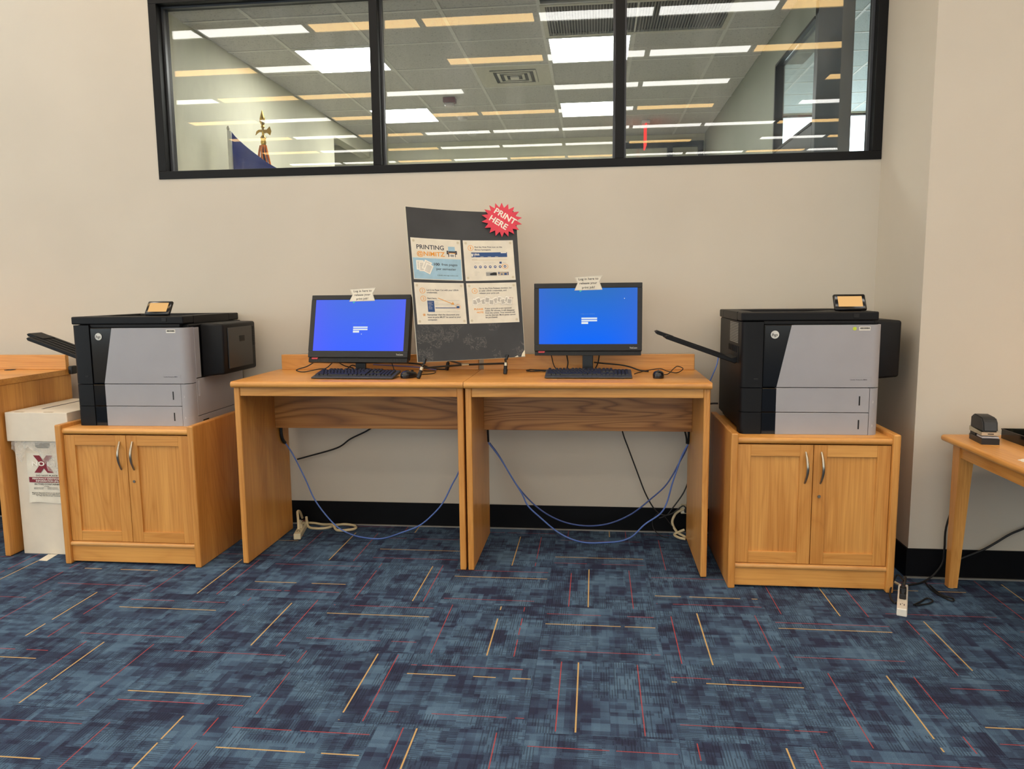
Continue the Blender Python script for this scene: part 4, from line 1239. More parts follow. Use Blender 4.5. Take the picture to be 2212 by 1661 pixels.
# sheet 2
F2 = sheet_fn(2); s2 = part('paper_sheet', slab(F2, 0, 1, 0, 1, .0003, .0012), M_PAPER, board, False, 'sheet numbered one with a web page picture')
def num(fn, par, body, cs, ct):
    r = nb(); put_ring(r, lambda s, q: fn(s, q, .0016), cs, ct, .056, .068, .16, 30); part('number_ring', r, M_INK_ORANGE, par)
    wd = .010 if body == '1' else .018
    part('number', txts(fn, [(body, cs - wd, cs + wd, ct + .032, .064)], 0.0), M_INK_ORANGE, par)
num(F2, s2, '1', .145, .19)
part('step_lettering', txts(F2, [('Find the Web Print icon on the', .225, .775, .185, CAPH), ('library homepage.', .225, .55, .25, CAPH)], .02), M_INK, s2)
bm = nb(); put_rect(bm, lambda s, q: F2(s, q, .0015), .15, .865, .30, .42, 10); part('web_banner', bm, M_INK_NAVY, s2)
part('banner_lettering', txts(F2, [('USNA', .195, .315, .375, .05), ('menu', .20, .235, .412, .012), ('menu', .33, .39, .412, .012), ('menu', .475, .54, .412, .012), ('menu', .62, .68, .412, .012)], .03, .0019), M_INK_WHITE, s2)
bm = nb(); put_rect(bm, lambda s, q: F2(s, q, .0019), .74, .85, .302, .322, 2); put_rect(bm, lambda s, q: F2(s, q, .0019), .155, .18, .33, .40, 1); part('banner_search', bm, M_INK_WHITE, s2)
bm = nb(); put_rect(bm, lambda s, q: F2(s, q, .0016), .15, .86, .487, .493, 8); part('web_rule', bm, plain('tan_ink', (206, 178, 130), .7), s2)
part('web_lettering', txts(F2, [('Web Site', .155, .26, .485, .018), ('Quick links', .20, .30, .567, .014), ('resources and services', .38, .625, .567, .014), ('sign in', .77, .83, .555, .012), ('account', .77, .84, .575, .012), ('Hours', .19, .285, .79, .012), ('Today', .19, .245, .83, .012), ('Week', .19, .235, .865, .012), ('collection', .42, .53, .785, .012), ('spaces', .66, .76, .78, .012)], 0.0), M_INK_GREY, s2)
bm = nb(); put_rect(bm, lambda s, q: F2(s, q, .0016), .70, .745, .535, .585, 1)
for k in range(7): put_disc(bm, lambda s, q: F2(s, q, .0016), .215 + k * .0985, .66 + (0 if k < 6 else -.004), .026, .033, 18)
part('web_icons', bm, M_INK_NAVY, s2)
bm = nb()
for k in range(7): put_disc(bm, lambda s, q: F2(s, q, .0019), .215 + k * .0985, .658, .012, .013, 10)
part('icon_marks', bm, M_INK_WHITE, s2)
bm = nb(); put_ring(bm, lambda s, q: F2(s, q, .0021), .806, .655, .062, .062, .12, 30); put_line(bm, lambda s, q: F2(s, q, .0021), (.735, .665), (.77, .605), .005, 1.2); part('orange_circle', bm, M_INK_ORANGE, s2)
bm = nb(); put_rect(bm, lambda s, q: F2(s, q, .0016), .415, .63, .795, .885, 3); part('photo', bm, M_INK_GREY, s2)
bm = nb(); put_poly(bm, lambda s, q: F2(s, q, .0019), [(.49, .83), (.58, .80), (.63, .81), (.63, .87), (.50, .87)]); part('photo_subject', bm, M_INK_BLACK, s2)
bm = nb(); put_rect(bm, lambda s, q: F2(s, q, .0016), .655, .87, .79, .88, 3); part('photo', bm, plain('tan_photo', (176, 162, 144), .7), s2)
bm = nb()
for (a, b, c, d) in ((.66, .685, .80, .84), (.72, .74, .83, .87), (.78, .83, .82, .87), (.85, .865, .80, .87)): put_rect(bm, lambda s, q: F2(s, q, .0019), a, b, c, d, 1)
part('photo_subject', bm, M_INK_NAVY, s2)
tacks(F2, s2)
# sheet 3
F3 = sheet_fn(3); s3 = part('paper_sheet', slab(F3, 0, 1, 0, 1, .0003, .0012), M_PAPER, board, False, 'sheet numbered two and three with an arrow')
num(F3, s3, '2', .155, .195); num(F3, s3, '3', .16, .385)
part('step_lettering', txts(F3, [('Log in to Paper Cut with your USNA', .24, .885, .195, CAPH), ('credentials.', .24, .455, .255, CAPH)], .02), M_INK, s3)
part('step_lettering', txts(F3, [('Start here,', .24, .43, .395, CAPH)], .02), M_INK, s3)
part('reminder_lettering', txts(F3, [
     ('Remember that the document you', .215, .855, .79, CAPH), ('want to print MUST be saved to your', .215, .885, .85, CAPH), ('computer.', .215, .41, .91, CAPH)], .02), M_INK, s3)
bm = nb(); put_rect(bm, lambda s, q: F3(s, q, .0016), .235, .37, .435, .705, 3); put_rect(bm, lambda s, q: F3(s, q, .0016), .385, .87, .600, .618, 6); put_rect(bm, lambda s, q: F3(s, q, .0017), .815, .875, .565, .615, 1); part('page_sidebar', bm, M_INK_NAVY, s3)
part('sidebar_lettering', txts(F3, [(b, .255, .255 + w_, .475 + k * .033, .014) for k, (b, w_) in enumerate((('Summary', .085), ('Rates', .065), ('Transactions', .085), ('Jobs', .05), ('Release', .07), ('Web Print', .07)))], 0.0, .0019), M_INK_WHITE, s3)
bm = nb()
for t_, a, b in ((.425, .38, .88), (.51, .38, .89), (.70, .38, .88)): put_rect(bm, lambda s, q: F3(s, q, .0016), a, b, t_, t_ + .004, 6)
part('page_rules', bm, M_INK_GREY, s3)
part('page_lettering', txts(F3, [('Web Print', .385, .45, .49, .014), ('Web print is a service to enable printing for laptop users', .385, .86, .545, .014), ('release', .62, .67, .695, .012)], 0.0), M_INK_GREY, s3)
bm = nb(); fo = lambda s, q: F3(s, q, .0021)
put_line(bm, fo, (.455, .37), (.765, .525), .006, 1.2); put_poly(bm, fo, [(.775, .53), (.70, .525), (.735, .50)]); put_poly(bm, fo, [(.775, .53), (.735, .50), (.745, .455)])
put_ring(bm, fo, .845, .585, .052, .062, .12, 28); part('orange_arrow', bm, M_INK_ORANGE, s3)
bm = nb()
for k in range(3):
    a = k * PI / 3; put_line(bm, fo, (.15 - .032 * math.cos(a), .775 - .038 * math.sin(a)), (.15 + .032 * math.cos(a), .775 + .038 * math.sin(a)), .0045, 1.2)
part('asterisk', bm, M_INK_ORANGE, s3)
tacks(F3, s3)
# sheet 4
F4 = sheet_fn(4); s4 = part('paper_sheet', slab(F4, 0, 1, 0, 1, .0003, .0012), M_PAPER, board, False, 'sheet numbered four with a row of pages')
num(F4, s4, '4', .155, .195)
part('step_lettering', txts(F4, [('Go to the Print Release monitor, log', .245, .90, .15, CAPH), ('in with USNA credentials, and', .245, .79, .21, CAPH), ('release your print job.', .245, .65, .27, CAPH)], .02), M_INK, s4)
part('note_text', txts(F4, [
     ('If your print job is not retrieved', .33, .86, .655, CAPH), ('within 90 minutes, it will disappear', .33, .925, .71, CAPH), ('from the system. Your account will', .33, .925, .765, CAPH), ('not be charged. More pages cannot', .33, .935, .82, CAPH), ('be purchased.', .33, .57, .875, CAPH)], .02), M_INK, s4)
part('note_lettering', txts(F4, [('PLEASE', .115, .295, .67, .042), ('NOTE', .165, .295, .75, .042)], .03), M_INK_ORANGE, s4)
rr = random.Random(5)
for k, (cs, ct, ang) in enumerate(((.145, .47, .1), (.215, .43, -.35), (.31, .46, -.25), (.39, .42, .25), (.47, .48, .1), (.56, .44, -.4), (.64, .42, .3), (.70, .47, -.2), (.79, .43, .35), (.83, .47, .25))):
    pwm, plm, pbm = nb(), nb(), nb(); o_ = .0016 + .00025 * k
    ca, sa = math.cos(ang), math.sin(ang)
    q = lambda a, b: (cs + a * ca - b * sa, ct + (a * sa + b * ca) * 1.2)
    fA = (lambda o_: lambda s, t: F4(s, t, o_))(o_); fB = (lambda o_: lambda s, t: F4(s, t, o_ + .0001))(o_); fC = (lambda o_: lambda s, t: F4(s, t, o_ + .0002))(o_)
    put_poly(pbm, fA, [q(-.052, -.07), q(.052, -.07), q(.052, .07), q(-.052, .07)])
    put_poly(pwm, fB, [q(-.050, -.068), q(.050, -.068), q(.050, .068), q(-.050, .068)])
    put_poly(plm, fC, [q(-.036, -.04), q(.036, -.04), q(.036, .05), q(-.036, .05)])
    part('page_picture', pbm, M_INK_GREY, s4); part('page_picture', pwm, M_INK_WHITE, s4); part('page_print', plm, plain('pale_grey_ink', (190, 186, 176), .7) if 'pale_grey_ink' not in bpy.data.materials else bpy.data.materials['pale_grey_ink'], s4)
part('grade_lettering', txts(F4, [('A+', .825, .87, .405, .03), ('A', .89, .91, .405, .026)], .02, .0055), M_INK_RED, s4)
tacks(F4, s4)
# starburst
sb_c = (.8627, .0581); su, sv = .6, .82
def burst_fn(a, b, o):     # metres in the plane of the board
    return bpt(sb_c[0] + a / su, sb_c[1] - b / sv, o)
st = nb(); n_sp = 18; pts = []
for k in range(n_sp * 2):
    a = 2 * PI * k / (n_sp * 2) + .12
    rad = (.106 if k % 2 == 0 else .076) * (1.0 + .05 * math.cos(2 * a))
    pts.append((rad * math.cos(a), rad * math.sin(a) * .98))
fv = [st.verts.new(burst_fn(a, b, .012)) for a, b in pts]; bv = [st.verts.new(burst_fn(a, b, .009)) for a, b in pts]
c0 = st.verts.new(burst_fn(0, 0, .012)); c1 = st.verts.new(burst_fn(0, 0, .009)); n = len(pts)
for k in range(n):
    st.faces.new((c0, fv[k], fv[(k + 1) % n])); st.faces.new((c1, bv[(k + 1) % n], bv[k])); st.faces.new((fv[k], bv[k], bv[(k + 1) % n], fv[(k + 1) % n]))
bmesh.ops.recalc_face_normals(st, faces=st.faces[:])
star = part('starburst', st, M_PINK, board, False, 'red starburst reading print here')
ang = math.radians(-33); ca, sa = math.cos(ang), math.sin(ang)
fT = lambda s, q: burst_fn(s * ca - q * sa, s * sa + q * ca, .0128)
bm = nb(); put_text(bm, fT, 'PRINT', -.058, .070, .012, .033, .024); put_text(bm, fT, 'HERE', -.060, .046, -.040, .033, .024)
part('lettering', bm, M_INK_WHITE, star)
pd = nb()
for (a, b) in ((-.03, -.03), (.03, .02), (-.02, .03)):
    c = burst_fn(a, b, .0045); 
    put_rect(pd, lambda s, q: burst_fn(s, q, .009), a - .008, a + .008, b - .008, b + .008, 1)
    put_rect(pd, lambda s, q: burst_fn(s, q, .0005), a - .008, a + .008, b - .008, b + .008, 1)
bm.free() if False else None
part('mounting_pad', pd, M_FOAM, star)

# easel
ez = thing('tabletop_easel', 'black folding tabletop easel holding the poster board', 'easel', (-.05, -.45, DT))
E0 = Vector((-.05, -.45, DT))
def eo(p): return Vector(p) - E0
fL, fR, fB = Vector((-.262, -.606, DT)), Vector((.171, -.402, DT)), Vector((-.19, -.20, DT))
aL, aR = Vector((-.02, -.24, 1.74)), Vector((.196, -.175, 1.872))
def along(p, q, t): return p + (q - p) * t
for p, q, nm in ((fL, aL, 'leg'), (fR, aR, 'leg'), (fB, along(fL, aL, .93), 'leg')):
    bm = nb(); tube(bm, [eo(along(p, q, .03)), eo(q)], .006, 10)
    L_ = part('leg', bm, M_STEEL_BLK, ez, True)
    d = (q - p).normalized()
    part('rubber_foot', tube(nb(), [eo(p + d * .004), eo(p + d * .03), eo(p + d * .032), eo(p + d * .048)], .0115, 12, rad=[.0105, .0118, .0098, .0098]), M_CABLE_K, L_, True)
    if q is not along and nm and p is not fB:
        part('collar', tube(nb(), [eo(p + d * .048), eo(p + d * .066)], .0105, 12), M_SILVER, L_, True, 'silver collar')
jL, jR = fL + (aL - fL).normalized() * .062, fR + (aR - fR).normalized() * .062
jm = (jL + jR) / 2 + Vector((.0, .01, .004))
part('cross_bar', tube(nb(), [eo(jL), eo(jm)], .0055, 8), M_STEEL_BLK, ez, True)
part('cross_bar', tube(nb(), [eo(jm), eo(jR)], .0055, 8), M_STEEL_BLK, ez, True)
part('cross_bar', tube(nb(), [eo(jm), eo(fB + Vector((.01, 0, .06)))], .0055, 8), M_STEEL_BLK, ez, True)
part('bar_joint', tube(nb(), [eo(jm + Vector((-.018, -.008, 0))), eo(jm + Vector((.018, .008, 0)))], .008, 10), M_SILVER, ez, True)
for j, u, s in ((jL, .055, 1), (jR, .82, 1)):
    base = bpt(u, 1.0) + B0
    cl_ = nb()
    dr = (BR - BL).normalized()
    lo = base + Vector((0, 0, -.0085))
    # ledge arm under the board, with an upturned lip in front of it
    tube(cl_, [eo(j + Vector((0, 0, .012))), eo(lo + BN * -.015), eo(lo + BN * .012)], .0065, 8)
    tube(cl_, [eo(lo + BN * .010), eo(lo + BN * .013 + Vector((0, 0, .022)) + dr * .006)], .0065, 8)
    part('ledge_clip', cl_, M_STEEL_BLK, ez, True)

# ---- recycling box --------------------------------------------------------------------
rb_ = thing('recycling_box', 'white cardboard document box with a lid between desk and cabinet', 'box', (-2.365, -.40, 0))
ox, oy = 2.365, .40
body = nb(); x0, x1, y0, y1 = -2.528 + ox, -2.205 + ox, -.662 + oy, -.16 + oy
box(body, x0, x1, y0, y1, 0, .70, bev=.003)
part('box_body', body, M_CARDBOARD, rb_)
ld = nb(); lx0, lx1, ly0, ly1 = -2.550 + ox, -2.184 + ox, -.685 + oy, -.145 + oy
box(ld, lx0, lx1, ly0, ly1, .645, .805, bev=.003)
lid = part('box_lid', ld, M_CARDBOARD, rb_)
sl = nb(); box(sl, -2.430 + ox, -2.416 + ox, -.56 + oy, -.20 + oy, .8048, .8056)
part('lid_slot', sl, M_SLOT, lid)
for a, b in ((-2.50, -2.445), (-2.33, -2.275)): part('lid_tuck', bxm(a + ox, b + ox, -.678 + oy, -.664 + oy, .8045, .8056), plain('brown_board_core', (142, 122, 92), .8) if 'brown_board_core' not in bpy.data.materials else bpy.data.materials['brown_board_core'], lid)
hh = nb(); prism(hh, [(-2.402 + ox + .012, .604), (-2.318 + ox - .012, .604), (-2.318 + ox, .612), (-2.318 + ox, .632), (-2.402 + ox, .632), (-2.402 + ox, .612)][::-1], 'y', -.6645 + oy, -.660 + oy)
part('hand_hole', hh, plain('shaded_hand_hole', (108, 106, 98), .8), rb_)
nt = nb()
NX = 10; nz0, nz1 = .298, .576; nx0, nx1 = -2.458 + ox, -2.232 + ox
A = []
for i in range(NX + 1):
    for_ = []
    for j in range(NX + 1):
        u, v_ = i / NX, j / NX
        y = -.666 + oy - .0035 * abs(math.sin(5 * u + 3 * v_)) - (.010 * max(0, .18 - v_) / .18 * max(0, .35 - u) / .35)
        for_.append((nx0 + (nx1 - nx0) * u, y, nz0 + (nz1 - nz0) * v_ + .004 * math.sin(7 * u) * (1 - v_)))
    A.append(for_)
VA = [[nt.verts.new(p) for p in r] for r in A]
for i in range(NX):
    for j in range(NX): nt.faces.new((VA[i][j], VA[i + 1][j], VA[i + 1][j + 1], VA[i][j + 1]))
notice = part('notice', nt, M_PAPER, rb_, True, 'taped notice with a dark red X')
fq = lambda s, q: (s + ox, -.6712 + oy, q)
xm = nb()
put_poly(xm, fq, [(-2.415, .565), (-2.378, .565), (-2.300, .468), (-2.337, .468)][::-1]); put_poly(xm, lambda s, q: (s + ox, -.6713 + oy, q), [(-2.337, .565), (-2.300, .565), (-2.378, .468), (-2.415, .468)][::-1])
part('red_cross', xm, M_INK_RED, notice)
bm = nb(); put_rect(bm, fq, -2.450, -2.236, .413, .443, 1); part('red_bar', bm, M_INK_RED, notice)
fw_ = lambda s, q: (s + ox, -.6718 + oy, q)
part('white_lettering', _txt(fw_, [('NO PII', -2.425, -2.29, .507, .024), ('PERSONALLY IDENTIFIABLE', -2.43, -2.256, .4305, .0085), ('INFORMATION (PII)', -2.41, -2.276, .4175, .0085)], .03), M_INK_WHITE, notice)
part('lettering', _txt(fq, [('DO NOT PLACE', -2.407, -2.280, .448, .0085), ('IN THIS CONTAINER', -2.420, -2.266, .399, .0085), ('Including', -2.365, -2.335, .390, .004),
    ('Social Security numbers', -2.425, -2.365, .382, .004), ('Dates of birth', -2.345, -2.285, .382, .004), ('Medical records', -2.425, -2.37, .375, .004), ('Home addresses', -2.345, -2.28, .375, .004),
    ('Material disposed of here is not shredded by', -2.440, -2.246, .352, .0055), ('staff; please shred any such pages first and ask', -2.440, -2.246, .344, .0055), ('for help with the proper container.', -2.415, -2.27, .336, .0055)], .012), M_INK_BLACK, notice)
# plastic bag showing under the lid
bg_ = nb(); rr = random.Random(11)
def bagstrip(xa, xb, y, zt, depth, nx, nz, axis='x'):
    V = []
    for i in range(nx + 1):
        u = i / nx; col_ = []
        dz = depth(u)
        for j in range(nz + 1):
            t_ = j / nz
            wob = .006 * math.sin(23 * u + 5 * t_) * t_ + .004 * math.sin(41 * u) * t_
            x_ = xa + (xb - xa) * u
            col_.append(bg_.verts.new((x_ + ox, y + oy - .004 - abs(wob) - .006 * t_ * (1 - t_), zt - dz * t_)))
        V.append(col_)
    for i in range(nx):
        for j in range(nz): bg_.faces.new((V[i][j], V[i + 1][j], V[i + 1][j + 1], V[i][j + 1]))
bagstrip(-2.530, -2.210, -.674, .650, lambda u: .05 + .075 * max(0, 1 - abs(u - .17) / .13) + .13 * max(0, min(1, (u - .48) / .18)) + .012 * math.sin(17 * u), 44, 8)
for k in range(6):
    pass
o = part('plastic_bag', bg_, M_FILM, rb_, True, 'clear plastic bag hanging out below the lid')
bl_ = nb(); V = []
for i in range(9):
    u = i / 8; V.append([bl_.verts.new((-2.533 + ox - .006 * math.sin(3 * u * PI), -.655 + oy + .05 * u, .648 - .055 * t_ / 4 + .004 * math.sin(9 * u + t_))) for t_ in range(5)])
for i in range(8):
    for j in range(4): bl_.faces.new((V[i][j], V[i + 1][j], V[i + 1][j + 1], V[i][j + 1]))
part('bag_edge', bl_, M_FILM, rb_, True)
scp = nb(); prism(scp, [(-2.364, -.762), (-2.312, -.766), (-2.325, -.664), (-2.379, -.668)], 'z', .0004, .0014)
tag(part('paper_strip', scp, M_PAPER), 'strip of white paper on the carpet before the white box', 'paper')

# ---- table at the right -----------------------------------------------------------------
TZ = .737
tt = thing('side_table', 'oak table with tapered legs running out of the right edge', 'table', (2.95, -1.5, 0))
tx0, tx1, ty0, ty1 = 2.288 - 2.95, 3.65 - 2.95, -2.35 + 1.5, -.70 + 1.5
tp = nb(); r_ = .014
prof = [(tx0 + r_ * 1.0 - r_ * 1.0 * math.cos(a), TZ - .015 + .015 * math.sin(a)) for a in [-PI / 2 + PI * k / 8 for k in range(9)]]
prism(tp, prof + [(tx1, TZ), (tx1, TZ - .03)], 'y', ty0, ty1)
part('tabletop', tp, W['y'], tt, True)
for a, b in ((tx0 + .053, tx0 + .073), (tx1 - .065, tx1 - .045)): part('apron', bxm(a, b, ty0 + .08, ty1 - .06, TZ - .095, TZ - .03, bev=.002), W['y'], tt)
for a, b in ((ty0 + .045, ty0 + .065), (ty1 - .060, ty1 - .040)): part('apron', bxm(tx0 + .08, tx1 - .08, a, b, TZ - .095, TZ - .03, bev=.002), W['x'], tt)
for lx, ly in ((tx0 + .045, ty1 - .092), (tx1 - .092, ty1 - .092), (tx0 + .045, ty0 + .028), (tx1 - .092, ty0 + .028)):
    lg = nb(); S_ = .064
    cxm, cym = lx + S_ / 2, ly + S_ / 2
    # taper on the inner faces only
    sxn = 1 if cxm < 0 else -1; syn = -1 if cym > 0 else 1
    def rect(z, s_):
        ox_ = lx if sxn > 0 else lx + S_ - s_; oy_ = ly if syn > 0 else ly + S_ - s_
        return [lg.verts.new(p) for p in ((ox_, oy_, z), (ox_ + s_, oy_, z), (ox_ + s_, oy_ + s_, z), (ox_, oy_ + s_, z))]
    R0, R1, R2 = rect(.006, .040), rect(TZ - .11, S_), rect(TZ - .03, S_)
    for A_, B_ in ((R0, R1), (R1, R2)):
        for k in range(4): lg.faces.new((A_[k], A_[(k + 1) % 4], B_[(k + 1) % 4], B_[k]))
    lg.faces.new(R0[::-1]); lg.faces.new(R2); bmesh.ops.recalc_face_normals(lg, faces=lg.faces[:])
    L_ = part('leg', lg, W['z'], tt)
    ccx = sum(v_[0] for v_ in ((lx if sxn > 0 else lx + S_ - .04, 0),)) + .02; ccy = (ly if syn > 0 else ly + S_ - .04) + .02
    part('glide', lathe(nb(), [(.012, 0), (.012, .006)], ccx, ccy, 12), M_CREAM, L_)

# stapler
sp_t = thing('electric_stapler', 'black and grey electric stapler on the right hand table', 'stapler', (2.400, -.855, TZ), math.radians(-6))
b = nb(); prism(b, [(-.085, 0), (-.085, .026), (.06, .026), (.06, 0)], 'x', -.036, .036); part('base', b, M_STEEL_BLK, sp_t)
b = nb(); box(b, -.034, .034, -.082, -.02, .027, .036, bev=.002); part('paper_table', b, M_GREY, sp_t)
b = nb(); prism(b, [(-.082, .040), (-.082, .055), (.065, .060), (.065, .040)], 'x', -.036, .036); part('silver_band', b, M_SILVER, sp_t)
b = nb()
prof = [(-.078, .055), (-.070, .098), (-.050, .116), (.04, .120), (.068, .105), (.07, .02), (.0, .02), (.0, .055)]
prism(b, prof, 'x', -.031, .031); bmesh.ops.bevel(b, geom=b.edges[:], offset=.005, segments=2, affect='EDGES'); part('housing', b, M_DARK, sp_t, True)
b = nb(); prism(b, [(-.0795, .062), (-.0705, .098), (-.0695, .097), (-.0785, .061)], 'x', -.024, .024); part('front_window', b, M_GLOSS, sp_t)
part('lettering', _txt(lambda s, q: (s, -.0832, q), [('Stapler', -.011, .011, .046, .0045)] if False else [], .0) if False else bxm(-.012, .012, -.0832, -.082, .0455, .0495), M_INK_BLACK, sp_t)

# black tray
ty_ = thing('desk_tray', 'black shallow tray at the right edge of the picture', 'tray', (2.64, -.905, TZ), math.radians(0))
b = nb(); hx, hy = .125, .125
box(b, -hx, hx, -hy, hy, 0, .004); box(b, -hx, -hx + .004, -hy, hy, .004, .042); box(b, hx - .004, hx, -hy, hy, .004, .042); box(b, -hx + .004, hx - .004, -hy, -hy + .004, .004, .042); box(b, -hx + .004, hx - .004, hy - .004, hy, .004, .042)
part('tray_shell', b, M_GLOSS, ty_)
part('rim', tube(nb(), [(-hx, -hy, .043), (hx, -hy, .043), (hx, hy, .043), (-hx, hy, .043), (-hx, -hy, .043)], .003, 6), M_GLOSS, ty_)
sq = thing('paper_squares', 'pale green note slips lying in the black tray', 'paper', (2.65, -.88, TZ + .0045), .3)
for k in range(6): part('slip', bxm(-.04, .04, -.04, .04, k * .0045, k * .0045 + .0042), plain('pale_green_slip', (206, 214, 172), .7) if 'pale_green_slip' not in bpy.data.materials else bpy.data.materials['pale_green_slip'], sq)
ss = nb(); pts = []
for k in range(28):
    a = 2 * PI * k / 28; rr_ = .034 + .004 * math.cos(7 * a); pts.append((rr_ * math.cos(a) * 1.1, rr_ * math.sin(a)))
prism(ss, pts, 'z', 0, .0012)
o = part('paper_sticker', ss, M_LABEL); o.location = (2.383, -1.262, TZ + .0002); tag(o, 'white scalloped paper sticker on the right hand table top', 'sticker')

# ---- power strips and cables -----------------------------------------------------------------
def power_strip(label, p0, p1, mat, sockets, plug_at):
    p0, p1 = Vector(p0), Vector(p1); d = p1 - p0; L_ = d.length
    t = thing('power_strip', label, 'power strip', ((p0 + p1) / 2)[:], math.atan2(d.y, d.x))
    part('body', bxm(-L_ / 2, L_ / 2, -.021, .021, .0, .036, bev=.005, seg=2), mat, t)
    for k in range(sockets):
        x = -L_ / 2 + .05 + k * (L_ - .09) / max(1, sockets - 1)
        s = nb(); box(s, x - .009, x + .009, -.009, -.006, .0355, .0366); box(s, x - .009, x + .009, .006, .009, .0355, .0366); box(s, x + .011, x + .015, -.002, .002, .0355, .0366)
        part('socket', s, M_SLOT, t)
        if k in plug_at:
            p = nb(); box(p, x - .016, x + .016, -.014, .014, .0368, .062, bev=.004); prism(p, [(x - .01, .06), (x + .01, .06), (x + .006, .085), (x - .006, .085)], 'y', -.006, .006)
            part('plug', p, M_CABLE_K if mat is M_WHITE_PL else M_CREAM, t)
    part('switch', bxm(L_ / 2 - .034, L_ / 2 - .014, -.01, .01, .036, .040, bev=.001), plain('dark_red_rocker', (96, 40, 44), .4) if 'dark_red_rocker' not in bpy.data.materials else bpy.data.materials['dark_red_rocker'], t)
    return t
power_strip('white power strip with black plugs on carpet beside right cabinet', (1.992, -1.105, 0), (2.110, -.812, 0), M_WHITE_PL, 4, (1, 2))
power_strip('cream power strip on the carpet under the left desk', (-1.078, -.315, 0), (-1.135, -.045, 0), M_CREAM, 4, (1,))
ob_ = thing('outlet_box', 'cream outlet box low on the wall under the right desk', 'outlet', (1.185, -.01, .13))
part('box', bxm(-.03, .045, -.05, -.001, 0, .045, bev=.004), M_CREAM, ob_); part('face', bxm(-.025, .04, -.052, -.05, .006, .039), M_WHITE_PL, ob_)
part('plug', bxm(-.012, .012, -.075, -.052, .012, .034, bev=.004), M_CABLE_K, ob_)

def cable(label, pts, r, mat, cat='cable', group=None, k=6):
    p = smooth_path(pts, k)
    c = sum((Vector(q) for q in p), Vector()) / len(p)
    low = Vector((c.x, c.y, min(q[2] for q in p) - r))
    bm = tube(nb(), [Vector(q) - low for q in p], r, 8)
    o = part('cable', bm, mat, None, True); o.location = low
    return tag(o, label, cat, group)
cable('blue network cable sagging to the carpet under the left desk', [(-1.173, -.2, .554), (-1.127, -.2, .482), (-1.059, -.2, .337), (-.999, -.2, .199), (-.89, -.2, .061), (-.788, -.215, .009), (-.672, -.268, .006), (-.576, -.268, .006), (-.491, -.2, .018), (-.368, -.2, .07), (-.27, -.2, .157), (-.22, -.2, .223), (-.171, -.2, .32), (-.14, -.2, .376), (-.113, -.2, .448), (-.07, -.2, .60), (-.06, -.2, .75)], .0042, M_CABLE_B)
cable('dark cable slanting down the wall under the left desk', [(-1.165, -.05, .42), (-1.097, -.05, .439), (-.908, -.05, .495), (-.822, -.05, .552), (-.701, -.05, .613), (-.60, -.06, .70), (-.58, -.08, .84)], .0048, M_CABLE_K)
cable('black cord loop clipped to the inside of the left desk panel', [(-1.165, -.25, .74), (-1.172, -.25, .64), (-1.171, -.24, .585), (-1.173, -.2, .555)], .0095, M_CABLE_K)
cable('upper of two blue cables sagging under the right desk', [(.046, -.16, .56), (.098, -.15, .484), (.168, -.15, .363), (.224, -.15, .278), (.311, -.15, .186), (.406, -.15, .122), (.51, -.15, .084), (.629, -.15, .073), (.747, -.15, .093), (.864, -.15, .149), (.964, -.15, .232), (1.063, -.15, .33), (1.137, -.15, .467), (1.160, -.16, .518), (1.172, -.18, .56)], .0042, plain('dark_blue_network_cable', (62, 86, 150), .45))
cable('lower of two blue cables, touching the carpet under right desk', [(.044, -.2, .57), (.112, -.2, .479), (.182, -.2, .36), (.236, -.2, .272), (.271, -.2, .2), (.346, -.2, .128), (.441, -.2, .049), (.528, -.214, .010), (.614, -.252, .006), (.707, -.24, .006), (.8, -.217, .009), (.87, -.2, .035), (.939, -.2, .106), (1.022, -.2, .168), (1.059, -.2, .232), (1.088, -.2, .344), (1.117, -.2, .438), (1.140, -.2, .509), (1.172, -.2, .572)], .0044, M_CABLE_B)
cable('black cord at the inside of the right desk, left panel', [(.0455, -.22, .76), (.0455, -.22, .66), (.0455, -.21, .60), (.045, -.2, .575)], .006, M_CABLE_K)
cable('black cord at the inside of the right desk, right panel', [(1.173, -.21, .78), (1.173, -.21, .66), (1.173, -.205, .60), (1.172, -.2, .575)], .006, M_CABLE_K)
cable('short black cord crossing under the modesty panel of the right desk', [(1.13, -.24, .70), (1.15, -.23, .65), (1.160, -.22, .61), (1.162, -.215, .58)], .005, M_CABLE_K)
cable('thin dark cord dropping down the wall behind the right desk', [(.79, -.08, .75), (.813, -.08, .618), (.848, -.08, .519), (.896, -.08, .39), (.945, -.08, .261), (.993, -.08, .172), (1.033, -.08, .132), (1.072, -.08, .126), (1.111, -.08, .142), (1.165, -.08, .184), (1.185, -.09, .158)], .004, M_CABLE_K)
cable('black cord rising to the right panel above the outlet box', [(1.20, -.06, .34), (1.166, -.06, .252), (1.105, -.06, .16), (1.074, -.06, .12), (1.03, -.06, .10)], .004, M_CABLE_K)
cable('black cord hooked over the outlet box', [(1.20, -.06, .30), (1.194, -.066, .25), (1.188, -.075, .19), (1.186, -.086, .158)], .0042, M_CABLE_K)
cable('thin black loop lying against the baseboard under the right desk', [(1.11, -.07, .05), (1.04, -.06, .13), (.995, -.05, .09), (1.0, -.06, .035), (1.04, -.10, .006), (1.08, -.13, .005)], .0025, M_CABLE_K)
cable('thick cream cord hanging in a ring under the outlet box', [(1.175, -.062, .158), (1.150, -.062, .15), (1.122, -.06, .125), (1.107, -.06, .075), (1.132, -.07, .025), (1.165, -.095, .010), (1.178, -.12, .0085)], .0075, M_CABLE_C)
cable('thick cream cord coiled on the carpet under the right desk', [(1.176, -.08, .041), (1.150, -.08, .030), (1.117, -.09, .014), (1.140, -.13, .0085), (1.174, -.15, .0085)], .0075, M_CABLE_C)
